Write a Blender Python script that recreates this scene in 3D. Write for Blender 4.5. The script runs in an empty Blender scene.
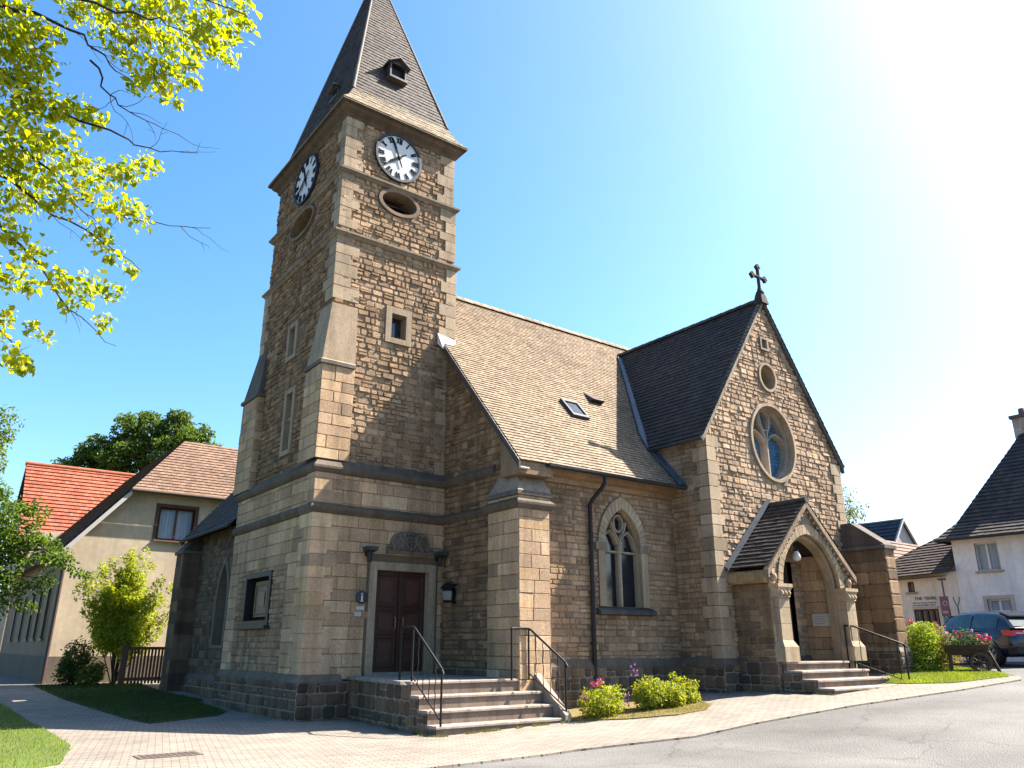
import bpy, bmesh, math, random
from mathutils import Vector, Matrix
from mathutils.geometry import tessellate_polygon
R_ = math.radians
scn = bpy.context.scene
col = scn.collection
random.seed(7)

# ------------------------------------------------------------------ camera, sky, sun, exposure
AZ = R_(52.9); PITCH = math.atan2(261, 780)
cd = bpy.data.cameras.new('camera'); cam = bpy.data.objects.new('camera', cd); col.objects.link(cam)
cam.location = (0, 0, 1.5)
cam.rotation_euler = (math.pi/2 + PITCH, 0, AZ - math.pi/2)
cd.sensor_width = 36; cd.lens = 36*780/1024; cd.clip_start = .05; cd.clip_end = 3000
scn.camera = cam

SUN_EL = R_(46); SUN_AZ = R_(-17)          # measured from +X, counter-clockwise
S = Vector((math.cos(SUN_EL)*math.cos(SUN_AZ), math.cos(SUN_EL)*math.sin(SUN_AZ), math.sin(SUN_EL)))
w = bpy.data.worlds.new('World'); scn.world = w; w.use_nodes = True
nt = w.node_tree; bg = nt.nodes['Background']
sky = nt.nodes.new('ShaderNodeTexSky'); sky.sky_type = 'NISHITA'; sky.sun_disc = False
sky.sun_elevation = SUN_EL; sky.sun_rotation = math.pi/2 - SUN_AZ
sky.altitude = 200; sky.air_density = 1.0; sky.dust_density = 2.0; sky.ozone_density = 2.8
hs = nt.nodes.new('ShaderNodeHueSaturation'); hs.inputs['Saturation'].default_value = 1.27; hs.inputs['Hue'].default_value = .495
nt.links.new(sky.outputs['Color'], hs.inputs['Color']); nt.links.new(hs.outputs['Color'], bg.inputs['Color']); bg.inputs['Strength'].default_value = .08
ld = bpy.data.lights.new('sun', 'SUN'); ld.energy = 5; ld.angle = R_(.5); ld.color = (1, .92, .81)
sun = bpy.data.objects.new('sun', ld); col.objects.link(sun)
sun.rotation_euler = S.to_track_quat('Z', 'Y').to_euler()
sun.location = S*100
scn.view_settings.view_transform = 'Standard'; scn.view_settings.look = 'None'
scn.view_settings.exposure = 2.15; scn.view_settings.gamma = 1
scn.render.engine = 'CYCLES'
scn.cycles.max_bounces = 8; scn.cycles.transmission_bounces = 4; scn.cycles.transparent_max_bounces = 8

# ------------------------------------------------------------------ helpers
def interp(x, xs, zs):
    if x <= xs[0]: return zs[0]
    for i in range(len(xs)-1):
        if x <= xs[i+1]:
            return zs[i] + (zs[i+1]-zs[i])*(x-xs[i])/(xs[i+1]-xs[i])
    return zs[-1]
TX = [-400, 7.8, 10.6, 12, 14.5, 16, 18, 21.5, 26, 32, 600]
TZ = [0, 0, .08, .22, .4, .48, .58, .8, .92, 1.0, 1.0]
def tz(x, y):
    return interp(x, TX, TZ) + .3*interp(y, [19, 29], [0, 1])*interp(x, [8, 14], [1, 0])

ALB = .8          # one scale for every albedo in the scene
class MB:
    """a bag of faces with one albedo per face"""
    def __init__(s): s.v = []; s.f = []; s.c = []; s.m = []; s.sm = []
    def face(s, pts, c=(.5, .5, .5), m=0, smooth=False):
        n = len(s.v); s.v += [tuple(p) for p in pts]
        s.f.append(tuple(range(n, n+len(pts)))); s.c.append(c); s.m.append(m); s.sm.append(smooth)
    def mesh(s, vs, fs, c=(.5, .5, .5), m=0, smooth=True):
        n = len(s.v); s.v += [tuple(p) for p in vs]
        for f in fs: s.f.append(tuple(n+i for i in f)); s.c.append(c); s.m.append(m); s.sm.append(smooth)
    def box(s, x0, x1, y0, y1, z0, z1, c=(.5, .5, .5), m=0):
        vs = [(x0,y0,z0),(x1,y0,z0),(x1,y1,z0),(x0,y1,z0),(x0,y0,z1),(x1,y0,z1),(x1,y1,z1),(x0,y1,z1)]
        s.mesh(vs, [(3,2,1,0),(4,5,6,7),(0,1,5,4),(1,2,6,5),(2,3,7,6),(3,0,4,7)], c, m, False)
    def hexa(s, b, t, c=(.5, .5, .5), m=0):
        n = len(b); vs = list(b)+list(t)
        fs = [tuple(reversed(range(n))), tuple(range(n, 2*n))]+[(i, (i+1) % n, n+(i+1) % n, n+i) for i in range(n)]
        s.mesh(vs, fs, c, m, False)
    def tube(s, pts, rad, seg=8, c=(.5, .5, .5), m=0, cap=True):
        pts = [Vector(p) for p in pts]
        rads = rad if isinstance(rad, (list, tuple)) else [rad]*len(pts)
        ref = None; rings = []
        for i, p in enumerate(pts):
            d = (pts[min(i+1, len(pts)-1)]-pts[max(i-1, 0)]).normalized()
            if ref is None: ref = d.orthogonal().normalized()
            a = (ref-d*ref.dot(d))
            a = a.normalized() if a.length > 1e-5 else d.orthogonal().normalized()
            ref = a; b = d.cross(a)
            rings.append([p+(a*math.cos(2*math.pi*k/seg)+b*math.sin(2*math.pi*k/seg))*rads[i] for k in range(seg)])
        vs = [q for r in rings for q in r]; fs = []
        for i in range(len(pts)-1):
            for k in range(seg):
                k2 = (k+1) % seg; fs.append((i*seg+k, i*seg+k2, (i+1)*seg+k2, (i+1)*seg+k))
        s.mesh(vs, fs, c, m, True)
        if cap:
            s.face(list(reversed(rings[0])), c, m); s.face(rings[-1], c, m)
    def lathe(s, o, prof, seg=20, c=(.5, .5, .5), m=0, axis=Vector((0, 0, 1)), smooth=True):
        o = Vector(o); a = axis.orthogonal().normalized(); b = axis.cross(a)
        vs = []
        for r, h in prof:
            for k in range(seg):
                t = 2*math.pi*k/seg; vs.append(o+axis*h+(a*math.cos(t)+b*math.sin(t))*r)
        fs = []
        for i in range(len(prof)-1):
            for k in range(seg):
                k2 = (k+1) % seg; fs.append((i*seg+k, i*seg+k2, (i+1)*seg+k2, (i+1)*seg+k))
        s.mesh(vs, fs, c, m, smooth)
    def build(s, name, mats, parent=None, loc=None):
        me = bpy.data.meshes.new(name)
        off = Vector(loc) if loc is not None else Vector((0, 0, 0))
        me.from_pydata([tuple(Vector(v)-off) for v in s.v] if loc is not None else s.v, [], s.f)
        mats = mats if isinstance(mats, (list, tuple)) else [mats]
        for mt in mats: me.materials.append(mt)
        me.polygons.foreach_set('material_index', s.m)
        me.polygons.foreach_set('use_smooth', s.sm)
        at = me.color_attributes.new('tint', 'FLOAT_COLOR', 'CORNER')
        buf = []
        for f, c in zip(s.f, s.c): buf += [c[0]*ALB, c[1]*ALB, c[2]*ALB, 1.0]*len(f)
        at.data.foreach_set('color', buf)
        me.update()
        o = bpy.data.objects.new(name, me); col.objects.link(o)
        if loc is not None: o.location = off
        if parent is not None: o.parent = parent
        return o

def empty(name, loc, label, cat, group=None, rz=0):
    o = bpy.data.objects.new(name, None); col.objects.link(o); o.location = loc; o.rotation_euler = (0, 0, rz)
    o.empty_display_size = .2
    return tag(o, label, cat, group)
def tag(o, label, cat, group=None):
    o['label'] = label; o['category'] = cat
    if group: o['group'] = group
    return o
def kind(o, k): o['kind'] = k; return o
def add(mb, name, mats, parent):
    """a part whose coordinates are world ones, under a thing placed anywhere"""
    o = mb.build(name, mats, None)
    o.parent = parent
    p = parent; M = Matrix.Identity(4)
    while p is not None:
        M = (Matrix.Translation(p.location) @ p.rotation_euler.to_matrix().to_4x4()) @ M; p = p.parent
    o.data.transform(M.inverted())
    return o

class Pl:
    """a wall plane: o + u*U + v*V + d*N"""
    def __init__(s, o, U, V=(0, 0, 1)):
        s.o = Vector(o); s.U = Vector(U).normalized(); s.V = Vector(V).normalized(); s.N = s.U.cross(s.V).normalized()
    def p(s, u, v, d=0): return s.o+s.U*u+s.V*v+s.N*d
def front(y): return Pl((0, y, 0), (1, 0, 0))               # faces -Y, u = X
def left(x): return Pl((x, 0, 0), (0, -1, 0))               # faces -X, u = -Y

def rect(u0, u1, v0, v1): return [(u0, v0), (u1, v0), (u1, v1), (u0, v1)]
def circ(cu, cv, r, n=40, ry=None):
    ry = ry or r
    return [(cu+r*math.cos(2*math.pi*k/n), cv+ry*math.sin(2*math.pi*k/n)) for k in range(n)]
def arch(cu, half, v0, spring, top, n=10):
    """pointed arch outline, counter-clockwise from bottom left"""
    h = top-spring; r = (h*h+half*half)/(2*half)
    a1 = math.asin(min(1, h/r)); pts = [(cu-half, v0), (cu+half, v0)]
    for k in range(n+1):
        a = a1*k/n; pts.append((cu+half-r+r*math.cos(a), spring+r*math.sin(a)))
    for k in range(n-1, -1, -1):
        a = a1*k/n; pts.append((cu-half+r-r*math.cos(a), spring+r*math.sin(a)))
    return pts
def clip(poly, conv):
    out = poly
    n = len(conv)
    for i in range(n):
        a, b = conv[i], conv[(i+1) % n]; ex, ey = b[0]-a[0], b[1]-a[1]
        if abs(ex)+abs(ey) < 1e-9: continue
        res = []
        for j in range(len(out)):
            p, q = out[j], out[(j+1) % len(out)]
            sp = ex*(p[1]-a[1])-ey*(p[0]-a[0]); sq = ex*(q[1]-a[1])-ey*(q[0]-a[0])
            if sp >= 0: res.append(p)
            if (sp > 0 and sq < 0) or (sp < 0 and sq > 0):
                t = sp/(sp-sq); res.append((p[0]+(q[0]-p[0])*t, p[1]+(q[1]-p[1])*t))
        out = res
        if len(out) < 3: return []
    return out
def area(p): return .5*sum(p[i][0]*p[(i+1) % len(p)][1]-p[(i+1) % len(p)][0]*p[i][1] for i in range(len(p)))
def chord(poly, v0, v1):
    us = []
    for vv in (v0, (v0+v1)/2, v1):
        for i in range(len(poly)):
            a, b = poly[i], poly[(i+1) % len(poly)]
            if (a[1]-vv)*(b[1]-vv) < 0: us.append(a[0]+(b[0]-a[0])*(vv-a[1])/(b[1]-a[1]))
    for a in poly:
        if v0 <= a[1] <= v1: us.append(a[0])
    return (min(us), max(us)) if len(us) > 1 else None

RUB = [(.34,.255,.175),(.38,.29,.20),(.31,.235,.165),(.27,.21,.155),(.41,.32,.225),(.36,.275,.19),(.33,.255,.185),(.43,.34,.245)]
RUBD = [(.27,.195,.125),(.30,.22,.145),(.24,.175,.115),(.20,.15,.105),(.33,.245,.16),(.285,.205,.13),(.175,.135,.10)]  # dark warm stones for walls out of the sun; shade put into the colour
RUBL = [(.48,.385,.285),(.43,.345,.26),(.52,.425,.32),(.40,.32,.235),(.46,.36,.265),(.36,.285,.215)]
ASH = [(.52,.41,.285),(.48,.375,.255),(.56,.45,.32),(.50,.395,.28),(.44,.345,.245),(.53,.41,.27),(.38,.305,.225),(.51,.40,.29)]
PLI = [(.13,.105,.085),(.10,.085,.07),(.17,.135,.10),(.20,.155,.11),(.09,.08,.07),(.15,.125,.1)]
MORT = (.36,.29,.21)
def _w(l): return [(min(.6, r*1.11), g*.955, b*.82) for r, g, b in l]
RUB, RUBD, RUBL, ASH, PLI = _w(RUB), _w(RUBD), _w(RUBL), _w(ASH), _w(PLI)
# style: row lo, row hi, len lo, len hi, joint, proud lo, proud hi, jitter, split chance, palette, mortar
RUBBLE = (.10,.2,.11,.36,.015,.008,.055,.03,.32,RUB,(.37,.29,.20))
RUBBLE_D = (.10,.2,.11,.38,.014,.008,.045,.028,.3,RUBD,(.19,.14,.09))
RUBBLE_L = (.09,.185,.11,.36,.014,.008,.048,.03,.32,RUBL,(.44,.355,.26))
SNECK = (.09,.18,.12,.4,.012,.004,.03,.017,.28,RUB,(.25,.195,.135))
ASHLAR = (.235,.31,.36,.74,.010,.005,.016,.0,0,ASH,(.17,.125,.08))
PLINTH = (.17,.27,.2,.45,.02,.01,.035,.014,.1,PLI,(.33,.27,.2))
def stone(mb, pl, poly, d, bev, c, m=0, base=0.0):
    if len(poly) < 3 or abs(area(poly)) < .0006: return
    cu = sum(p[0] for p in poly)/len(poly); cv = sum(p[1] for p in poly)/len(poly)
    ins = []
    for u, v in poly:
        du, dv = cu-u, cv-v; L = math.hypot(du, dv) or 1; k = min(bev/L, .45)
        ins.append((u+du*k, v+dv*k))
    a = [pl.p(u, v, base) for u, v in poly]; tl = (random.random()-.5)*d*.5; tv = (random.random()-.5)*d*.5
    b = [pl.p(u, v, d+tl*(u-cu)/.2+tv*(v-cv)/.1 if d > .015 else d) for u, v in ins]
    n = len(a); mb.mesh(a+b, [tuple(range(n, 2*n))]+[(i, (i+1) % n, n+(i+1) % n, n+i) for i in range(n)], c, m, False)
def lay(mb, pl, region, holes, st, m=0):
    """lay individual stones over a convex region, leaving the holes free"""
    rl, rh, ll, lh, jt, pr0, pr1, jit, spl, pal, mort = st
    us = [p[0] for p in region]; vs = [p[1] for p in region]
    v = min(vs); vmax = max(vs); row = 0
    while v < vmax-.02:
        h = random.uniform(rl, rh)
        if vmax-(v+h) < rl*.6: h = vmax-v
        ch = chord(region, max(v, min(vs)+1e-4), min(v+h, vmax-1e-4))
        if ch is None: v += h; continue
        iv = [ch]
        for hp in holes:
            c = chord(hp, v+.01, v+h-.01)
            if c is None: continue
            nv = []
            for a, b in iv:
                if c[1] <= a or c[0] >= b: nv.append((a, b)); continue
                if c[0]-a > .02: nv.append((a, c[0]))
                if b-c[1] > .02: nv.append((c[1], b))
            iv = nv
        for a, b in iv:
            u = a
            while u < b-.01:
                L = random.uniform(ll, lh)
                if pal is ASH and row % 2 and u == a: L *= .6
                if b-(u+L) < ll*.6: L = b-u
                parts = [(u, u+L, v, v+h)]
                if random.random() < spl and h > .15 and L > .16:
                    if random.random() < .6:
                        f = v+h*random.uniform(.4, .6); parts = [(u, u+L, v, f), (u, u+L, f, v+h)]
                    else:
                        f = u+L*random.uniform(.35, .65); q = v+h*random.uniform(.4, .6); parts = [(u, f, v, v+h), (f, u+L, v, q), (f, u+L, q, v+h)]
                for (a0, a1, b0, b1) in parts:
                    J = lambda: random.uniform(-jit, jit)
                    j2 = jt/2
                    if jit:
                        um, vm = (a0+a1)/2, (b0+b1)/2; cr = min(a1-a0, b1-b0)*.14
                        poly = [(a0+j2+cr+abs(J())*.5, b0+j2+abs(J())*.4), (um+J(), b0+j2+J()*.3), (a1-j2-cr, b0+j2+abs(J())*.4), (a1-j2, b0+j2+cr), (a1-j2+J()*.3, vm+J()),
                                (a1-j2-abs(J())*.3, b1-j2-cr), (a1-j2-cr, b1-j2-abs(J())*.5), (um+J(), b1-j2+J()*.3), (a0+j2+cr, b1-j2-abs(J())*.4), (a0+j2, b1-j2-cr), (a0+j2+J()*.3, vm+J()), (a0+j2, b0+j2+cr)]
                    else:
                        poly = rect(a0+j2, a1-j2, b0+j2, b1-j2)
                    poly = clip(poly, region)
                    if len(poly) < 3: continue
                    c = random.choice(pal); f = random.uniform(.82, 1.16)
                    stone(mb, pl, poly, random.uniform(pr0, pr1), min(.03, h*.13) if jit else .014, (c[0]*f, c[1]*f, c[2]*f), m)
                u += L
        v += h; row += 1
def plate(mb, pl, region, holes=(), c=MORT, d=0, m=0):
    """the flat bed of a wall with real openings"""
    loops = [region]+[list(h) for h in holes]
    flat = [q for l in loops for q in l]
    tris = tessellate_polygon([[Vector((u, v, 0)) for u, v in l] for l in loops])
    for t in tris:
        q = [flat[i] for i in t]
        if area(q) < 0: q.reverse()
        mb.face([pl.p(u, v, d) for u, v in q], c, m)
def wall(mb, pl, region, holes=(), st=RUBBLE, extra=()):
    plate(mb, pl, region, holes, st[10]); lay(mb, pl, region, list(holes)+list(extra), st)
def jit(c, a=.12):
    f = random.uniform(1-a, 1+a); return (c[0]*f, c[1]*f, c[2]*f)
def ring(mb, pl, inn, out, proud, depth, c, closed=True, blocks=1, gap=.006, pal=None):
    """dressed stones round an opening: front, outer edge and inner reveal"""
    n = len(inn); segs = range(n if closed else n-1)
    for i in segs:
        j = (i+1) % n
        cc = jit(random.choice(pal)) if pal else jit(c, .06)
        L = math.hypot(out[j][0]-out[i][0], out[j][1]-out[i][1]) or 1; g = min(.2, gap/L) if pal else 0
        A = lambda p, q, t: (p[0]+(q[0]-p[0])*t, p[1]+(q[1]-p[1])*t)
        i0, i1, o0, o1 = A(inn[i], inn[j], g), A(inn[i], inn[j], 1-g), A(out[i], out[j], g), A(out[i], out[j], 1-g)
        f = [i0, i1, o1, o0]
        if area(f) < 0: pass
        mb.face([pl.p(u, v, proud) for u, v in (o0, o1, i1, i0)], cc)
        mb.face([pl.p(*o0, -.02), pl.p(*o1, -.02), pl.p(*o1, proud), pl.p(*o0, proud)], cc)
        mb.face([pl.p(*inn[i], proud), pl.p(*inn[j], proud), pl.p(*inn[j], -depth), pl.p(*inn[i], -depth)], cc)
        if g:
            mb.face([pl.p(*o0, proud), pl.p(*i0, proud), pl.p(*i0, -.02), pl.p(*o0, -.02)], cc)
            mb.face([pl.p(*o1, -.02), pl.p(*i1, -.02), pl.p(*i1, proud), pl.p(*o1, proud)], cc)
def pane(mb, pl, poly, d, c=(.5,.5,.5), m=0): mb.face([pl.p(u, v, d) for u, v in poly], c, m)
def bar(mb, pl, line, wd, d0, d1, c, m=0):
    """a moulded bar of width wd swept along a line in a wall plane"""
    n = len(line); L = []; Rr = []
    closed = math.dist(line[0], line[-1]) < 1e-6
    for i in range(n):
        a = line[i-1] if i else (line[-2] if closed else line[0]); b = line[i+1] if i < n-1 else (line[1] if closed else line[-1])
        dx, dy = b[0]-a[0], b[1]-a[1]; l = math.hypot(dx, dy) or 1; nx, ny = -dy/l*wd/2, dx/l*wd/2
        L.append((line[i][0]+nx, line[i][1]+ny)); Rr.append((line[i][0]-nx, line[i][1]-ny))
    ch = .3
    for i in range(n-1):
        q = [L[i], L[i+1], Rr[i+1], Rr[i]]
        mid = lambda p, r, t: (p[0]+(r[0]-p[0])*t, p[1]+(r[1]-p[1])*t)
        a0, a1 = mid(L[i], Rr[i], ch), mid(L[i+1], Rr[i+1], ch); b0, b1 = mid(L[i], Rr[i], 1-ch), mid(L[i+1], Rr[i+1], 1-ch)
        dm = d1-(d1-d0)*.35
        mb.face([pl.p(*L[i], d0), pl.p(*L[i], dm), pl.p(*L[i+1], dm), pl.p(*L[i+1], d0)], c, m)
        mb.face([pl.p(*Rr[i], d0), pl.p(*Rr[i+1], d0), pl.p(*Rr[i+1], dm), pl.p(*Rr[i], dm)], c, m)
        mb.face([pl.p(*L[i], dm), pl.p(*a0, d1), pl.p(*a1, d1), pl.p(*L[i+1], dm)], c, m)
        mb.face([pl.p(*b0, d1), pl.p(*Rr[i], dm), pl.p(*Rr[i+1], dm), pl.p(*b1, d1)], c, m)
        mb.face([pl.p(*a0, d1), pl.p(*b0, d1), pl.p(*b1, d1), pl.p(*a1, d1)], c, m)
def block(mb, pl, u0, u1, v0, v1, d0, d1, c, m=0):
    b = [pl.p(u0, v0, d0), pl.p(u1, v0, d0), pl.p(u1, v1, d0), pl.p(u0, v1, d0)]
    t = [pl.p(u0, v0, d1), pl.p(u1, v0, d1), pl.p(u1, v1, d1), pl.p(u0, v1, d1)]
    mb.hexa(b, t, c, m)
def sweep(mb, path, prof, c, m=0, closed=False, seg=.9):
    """mouldings run along a plan path, outward to the right of travel; prof = (offset, z)"""
    n = len(path); P = [Vector((p[0], p[1])) for p in path]
    def nrm(a, b): d = (b-a).normalized(); return Vector((d.y, -d.x))
    offs = []
    for i in range(n):
        a = nrm(P[i-1], P[i]) if (i or closed) else nrm(P[i], P[i+1])
        b = nrm(P[i], P[(i+1) % n]) if (i < n-1 or closed) else a
        k = (a+b); k = k/max(.2, (1+a.dot(b))); offs.append(k)
    for i in range(n if closed else n-1):
        j = (i+1) % n; L = (P[j]-P[i]).length; ns = max(1, round(L/seg))
        for k in range(ns):
            t0, t1 = k/ns, (k+1)/ns; cc = jit(c, .1)
            a = P[i].lerp(P[j], t0); b = P[i].lerp(P[j], t1); oa = offs[i].lerp(offs[j], t0); ob = offs[i].lerp(offs[j], t1)
            for q in range(len(prof)-1):
                (f0, z0), (f1, z1) = prof[q], prof[q+1]
                A, B, Cc, D = a+oa*f0, b+ob*f0, b+ob*f1, a+oa*f1
                mb.face([(A.x, A.y, z0), (B.x, B.y, z0), (Cc.x, Cc.y, z1), (D.x, D.y, z1)], cc, m)
    if not closed:
        for i in (0, n-1):
            pts = [(P[i]+offs[i]*f, z) for f, z in prof]
            q = [(p.x, p.y, z) for p, z in pts]
            mb.face(q if i else q[::-1], c, m)
def quoins(mb, x, y, sx, sy, z0, z1, pal=ASH, proud=.05, long=.46, short=.27, hr=(.22, .36)):
    """dressed corner blocks, long and short in turn; the corner is at x, y and the wall runs towards sx, sy"""
    z = z0; k = random.randint(0, 1)
    while z < z1-.02:
        h = random.uniform(*hr)
        if z1-(z+h) < .15: h = z1-z
        a, b = (long, short) if k else (short, long)
        a *= random.uniform(.9, 1.1); b *= random.uniform(.9, 1.1)
        c = jit(random.choice(pal), .14); g = .008
        p = proud+random.uniform(0, .008)
        xs = sorted((x-sx*p, x+sx*a)); ys = sorted((y-sy*p, y+sy*b))
        # two overlapping arms, kept out of each other's plane
        mb.box(xs[0], xs[1], min(y-sy*p, y+sy*.12), max(y-sy*p, y+sy*.12), z+g, z+h-g, c)
        mb.box(min(x-sx*(p-.001), x+sx*.1), max(x-sx*(p-.001), x+sx*.1), ys[0]+.001, ys[1], z+g+.001, z+h-g-.001, c)
        z += h; k = 1-k
QUO = [(.41,.31,.205),(.37,.275,.18),(.44,.335,.225),(.34,.255,.17),(.39,.30,.205)]
def corner(*a):
    a = [QUO if q is ASH else q for q in a]; m_ = MB(); quoins(m_, *a); return add(m_, 'corner_stones', M['dressed'], church)
def tiles(mb, o, U, V, region, gauge, width, pal, lift=.022, under=(.06,.05,.04), sag=.004, colfn=None):
    """every tile of a slope as its own lapped slab, clipped to a convex outline"""
    pl = Pl(o, U, V); us = [p[0] for p in region]; vs = [p[1] for p in region]
    mb.face([pl.p(u, v, -.01) for u, v in region], under)
    v = min(vs); r = 0
    while v < max(vs)-.01:
        u = min(us)-(width/2 if r % 2 else 0)
        ch = chord(region, max(v, min(vs)+1e-4), min(v+gauge, max(vs)-1e-4))
        if ch:
            u += max(0, math.floor((ch[0]-u)/width)*width)
            while u < ch[1]:
                g = .003
                q = clip(rect(u+g, u+width-g, v, v+gauge*1.02), region)
                if len(q) >= 3 and area(q) > 1e-5:
                    c = random.choice(pal); c = jit(c, .1)
                    if colfn: c = colfn(u, v, c)
                    dz = random.uniform(-sag, sag); tl = random.uniform(-sag, sag)
                    f = lambda p: pl.p(p[0], p[1], max(.001, lift*(1-(p[1]-v)/gauge)+dz+tl*(p[0]-u)/width))
                    mb.face([f(p) for p in q], c)
                    low = [p for p in q if p[1] < v+1e-4]
                    if len(low) >= 2:
                        low.sort(); a, b = low[0], low[-1]
                        mb.face([pl.p(a[0], a[1], -.008), pl.p(b[0], b[1], -.008), f(b), f(a)], (c[0]*.8, c[1]*.8, c[2]*.8))
                u += width
        v += gauge; r += 1
def leaves(mb, centers, n, size, pal, up=.3, fold=.25, shell=0.0, asp=.6):
    """small folded leaves spread through blobs (x, y, z, rx, ry, rz)"""
    wts = [c[3]*c[4]*c[5] for c in centers]; wts = [x**.8 for x in wts]
    for c in random.choices(centers, wts, k=n):
        d = Vector((random.gauss(0, 1), random.gauss(0, 1), random.gauss(0, 1))).normalized()
        r = random.random()**(1/3) if not shell else 1-shell*random.random()**1.5
        r *= random.uniform(.9, 1.06)
        p = Vector((c[0]+d.x*c[3]*r, c[1]+d.y*c[4]*r, c[2]+d.z*c[5]*r))
        nn = (d*.6+Vector((random.gauss(0, .6), random.gauss(0, .6), random.gauss(0, .6)+up))).normalized()
        t = nn.orthogonal().normalized(); t = Matrix.Rotation(random.uniform(0, 6.28), 3, nn) @ t
        leaf(mb, p, t, nn, size*random.uniform(.65, 1.3), jit(random.choice(pal), .2), fold, asp)
def clump(blobs, k, lo=.22, hi=.42, up=.15):
    """break smooth blobs into many uneven small ones"""
    out = []
    for b in blobs:
        for _ in range(k):
            d = Vector((random.gauss(0, 1), random.gauss(0, 1), random.gauss(up, 1))).normalized(); r = random.uniform(.45, 1.2)*random.uniform(.9, 1.05); q = random.uniform(lo, hi)
            out.append((b[0]+d.x*b[3]*r, b[1]+d.y*b[4]*r, b[2]+d.z*b[5]*r, b[3]*q, b[4]*q, b[5]*q*.8))
    return out
def leaf(mb, p, t, nn, s, c, fold=.25, asp=.6):
    b = nn.cross(t); w_ = s*asp/2; tip = p+t*s-nn*s*.12
    l1 = p+t*s*.45+b*w_+nn*s*fold*.4; r1 = p+t*s*.45-b*w_+nn*s*fold*.4
    mb.face([p, r1, tip], c); mb.face([p, tip, l1], c)

# ------------------------------------------------------------------ materials
def mat(name, rough=.9, spec=.3):
    m = bpy.data.materials.new(name); m.use_nodes = True
    b = m.node_tree.nodes['Principled BSDF']; b.inputs['Roughness'].default_value = rough
    b.inputs['Specular IOR Level'].default_value = spec
    return m, m.node_tree, b
def N(t, ty, **k):
    n = t.nodes.new(ty)
    for a, v in k.items():
        if a in n.inputs: n.inputs[a].default_value = v
        else: setattr(n, a, v)
    return n
def tinted(name, rough=.9, spec=.25, n1=12, a1=.35, n2=1.1, a2=.3, bump=.3, bs=40, dist=.02, streak=0):
    """albedo from the mesh's own tint, mottled by two noises, with a fine bump"""
    m, t, b = mat(name, rough, spec)
    at = N(t, 'ShaderNodeAttribute', attribute_name='tint'); tc = N(t, 'ShaderNodeTexCoord')
    col_ = at.outputs['Color']
    for sc, am in ((n1, a1), (n2, a2)):
        nz = N(t, 'ShaderNodeTexNoise', Scale=sc, Detail=6.0, Roughness=.65); t.links.new(tc.outputs['Object'], nz.inputs['Vector'])
        mr = N(t, 'ShaderNodeMapRange'); mr.inputs['From Min'].default_value = .3; mr.inputs['From Max'].default_value = .7
        mr.inputs['To Min'].default_value = 1-am; mr.inputs['To Max'].default_value = 1+am*.6
        t.links.new(nz.outputs['Fac'], mr.inputs['Value'])
        mx = N(t, 'ShaderNodeMix', data_type='RGBA', blend_type='MULTIPLY'); mx.inputs['Factor'].default_value = 1
        t.links.new(col_, mx.inputs['A']); t.links.new(mr.outputs['Result'], mx.inputs['B']); col_ = mx.outputs['Result']
    if streak:
        mp = N(t, 'ShaderNodeMapping'); mp.inputs['Scale'].default_value = (2.6, 2.6, .22); t.links.new(tc.outputs['Object'], mp.inputs['Vector'])
        nz = N(t, 'ShaderNodeTexNoise', Scale=1.4, Detail=7.0, Roughness=.7); t.links.new(mp.outputs['Vector'], nz.inputs['Vector'])
        mr = N(t, 'ShaderNodeMapRange'); mr.inputs['From Min'].default_value = .36; mr.inputs['From Max'].default_value = .56; mr.inputs['To Min'].default_value = 1-streak; mr.inputs['To Max'].default_value = 1.04
        t.links.new(nz.outputs['Fac'], mr.inputs['Value'])
        mx = N(t, 'ShaderNodeMix', data_type='RGBA', blend_type='MULTIPLY'); mx.inputs['Factor'].default_value = 1
        t.links.new(col_, mx.inputs['A']); t.links.new(mr.outputs['Result'], mx.inputs['B']); col_ = mx.outputs['Result']
    t.links.new(col_, b.inputs['Base Color'])
    if bump:
        nz = N(t, 'ShaderNodeTexNoise', Scale=bs, Detail=5.0, Roughness=.7); t.links.new(tc.outputs['Object'], nz.inputs['Vector'])
        bp = N(t, 'ShaderNodeBump', Strength=bump, Distance=dist); t.links.new(nz.outputs['Fac'], bp.inputs['Height']); t.links.new(bp.outputs['Normal'], b.inputs['Normal'])
    return m
M = {}
M['stone'] = tinted('stone masonry', .92, .2, 22, .3, .9, .22, .75, 34, .03, .3)
M['dressed'] = tinted('dressed stone', .9, .2, 18, .22, 1.3, .2, .4, 50, .012, .3)
M['tile'] = tinted('roof tile', .85, .25, 9, .35, .7, .25, .25, 60, .01)
M['slate'] = tinted('dark roof slate', .72, .3, 9, .4, .8, .3, .25, 60, .01)
M['lead'] = tinted('weathered lead', .55, .4, 6, .3, 1.5, .3, .15, 30, .01)
M['iron'] = tinted('black painted iron', .6, .25, 20, .2, 3, .2, .1, 60, .003)
M['wood'] = tinted('stained wood', .5, .4, 18, .35, 2, .3, .2, 60, .005)
M['plaster'] = tinted('rendered wall', .93, .15, 5, .12, .6, .2, .35, 60, .012, .08)
M['paint'] = tinted('painted surface', .6, .3, 10, .06, 2, .06, 0)
M['bark'] = tinted('bark', .95, .1, 16, .4, 2, .2, .6, 30, .02)
M['matte'] = tinted('matt enamel', .85, .1, 10, .04, 2, .05, 0)
M['gloss'] = tinted('enamel', .3, .5, 10, .04, 2, .05, 0)
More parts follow.
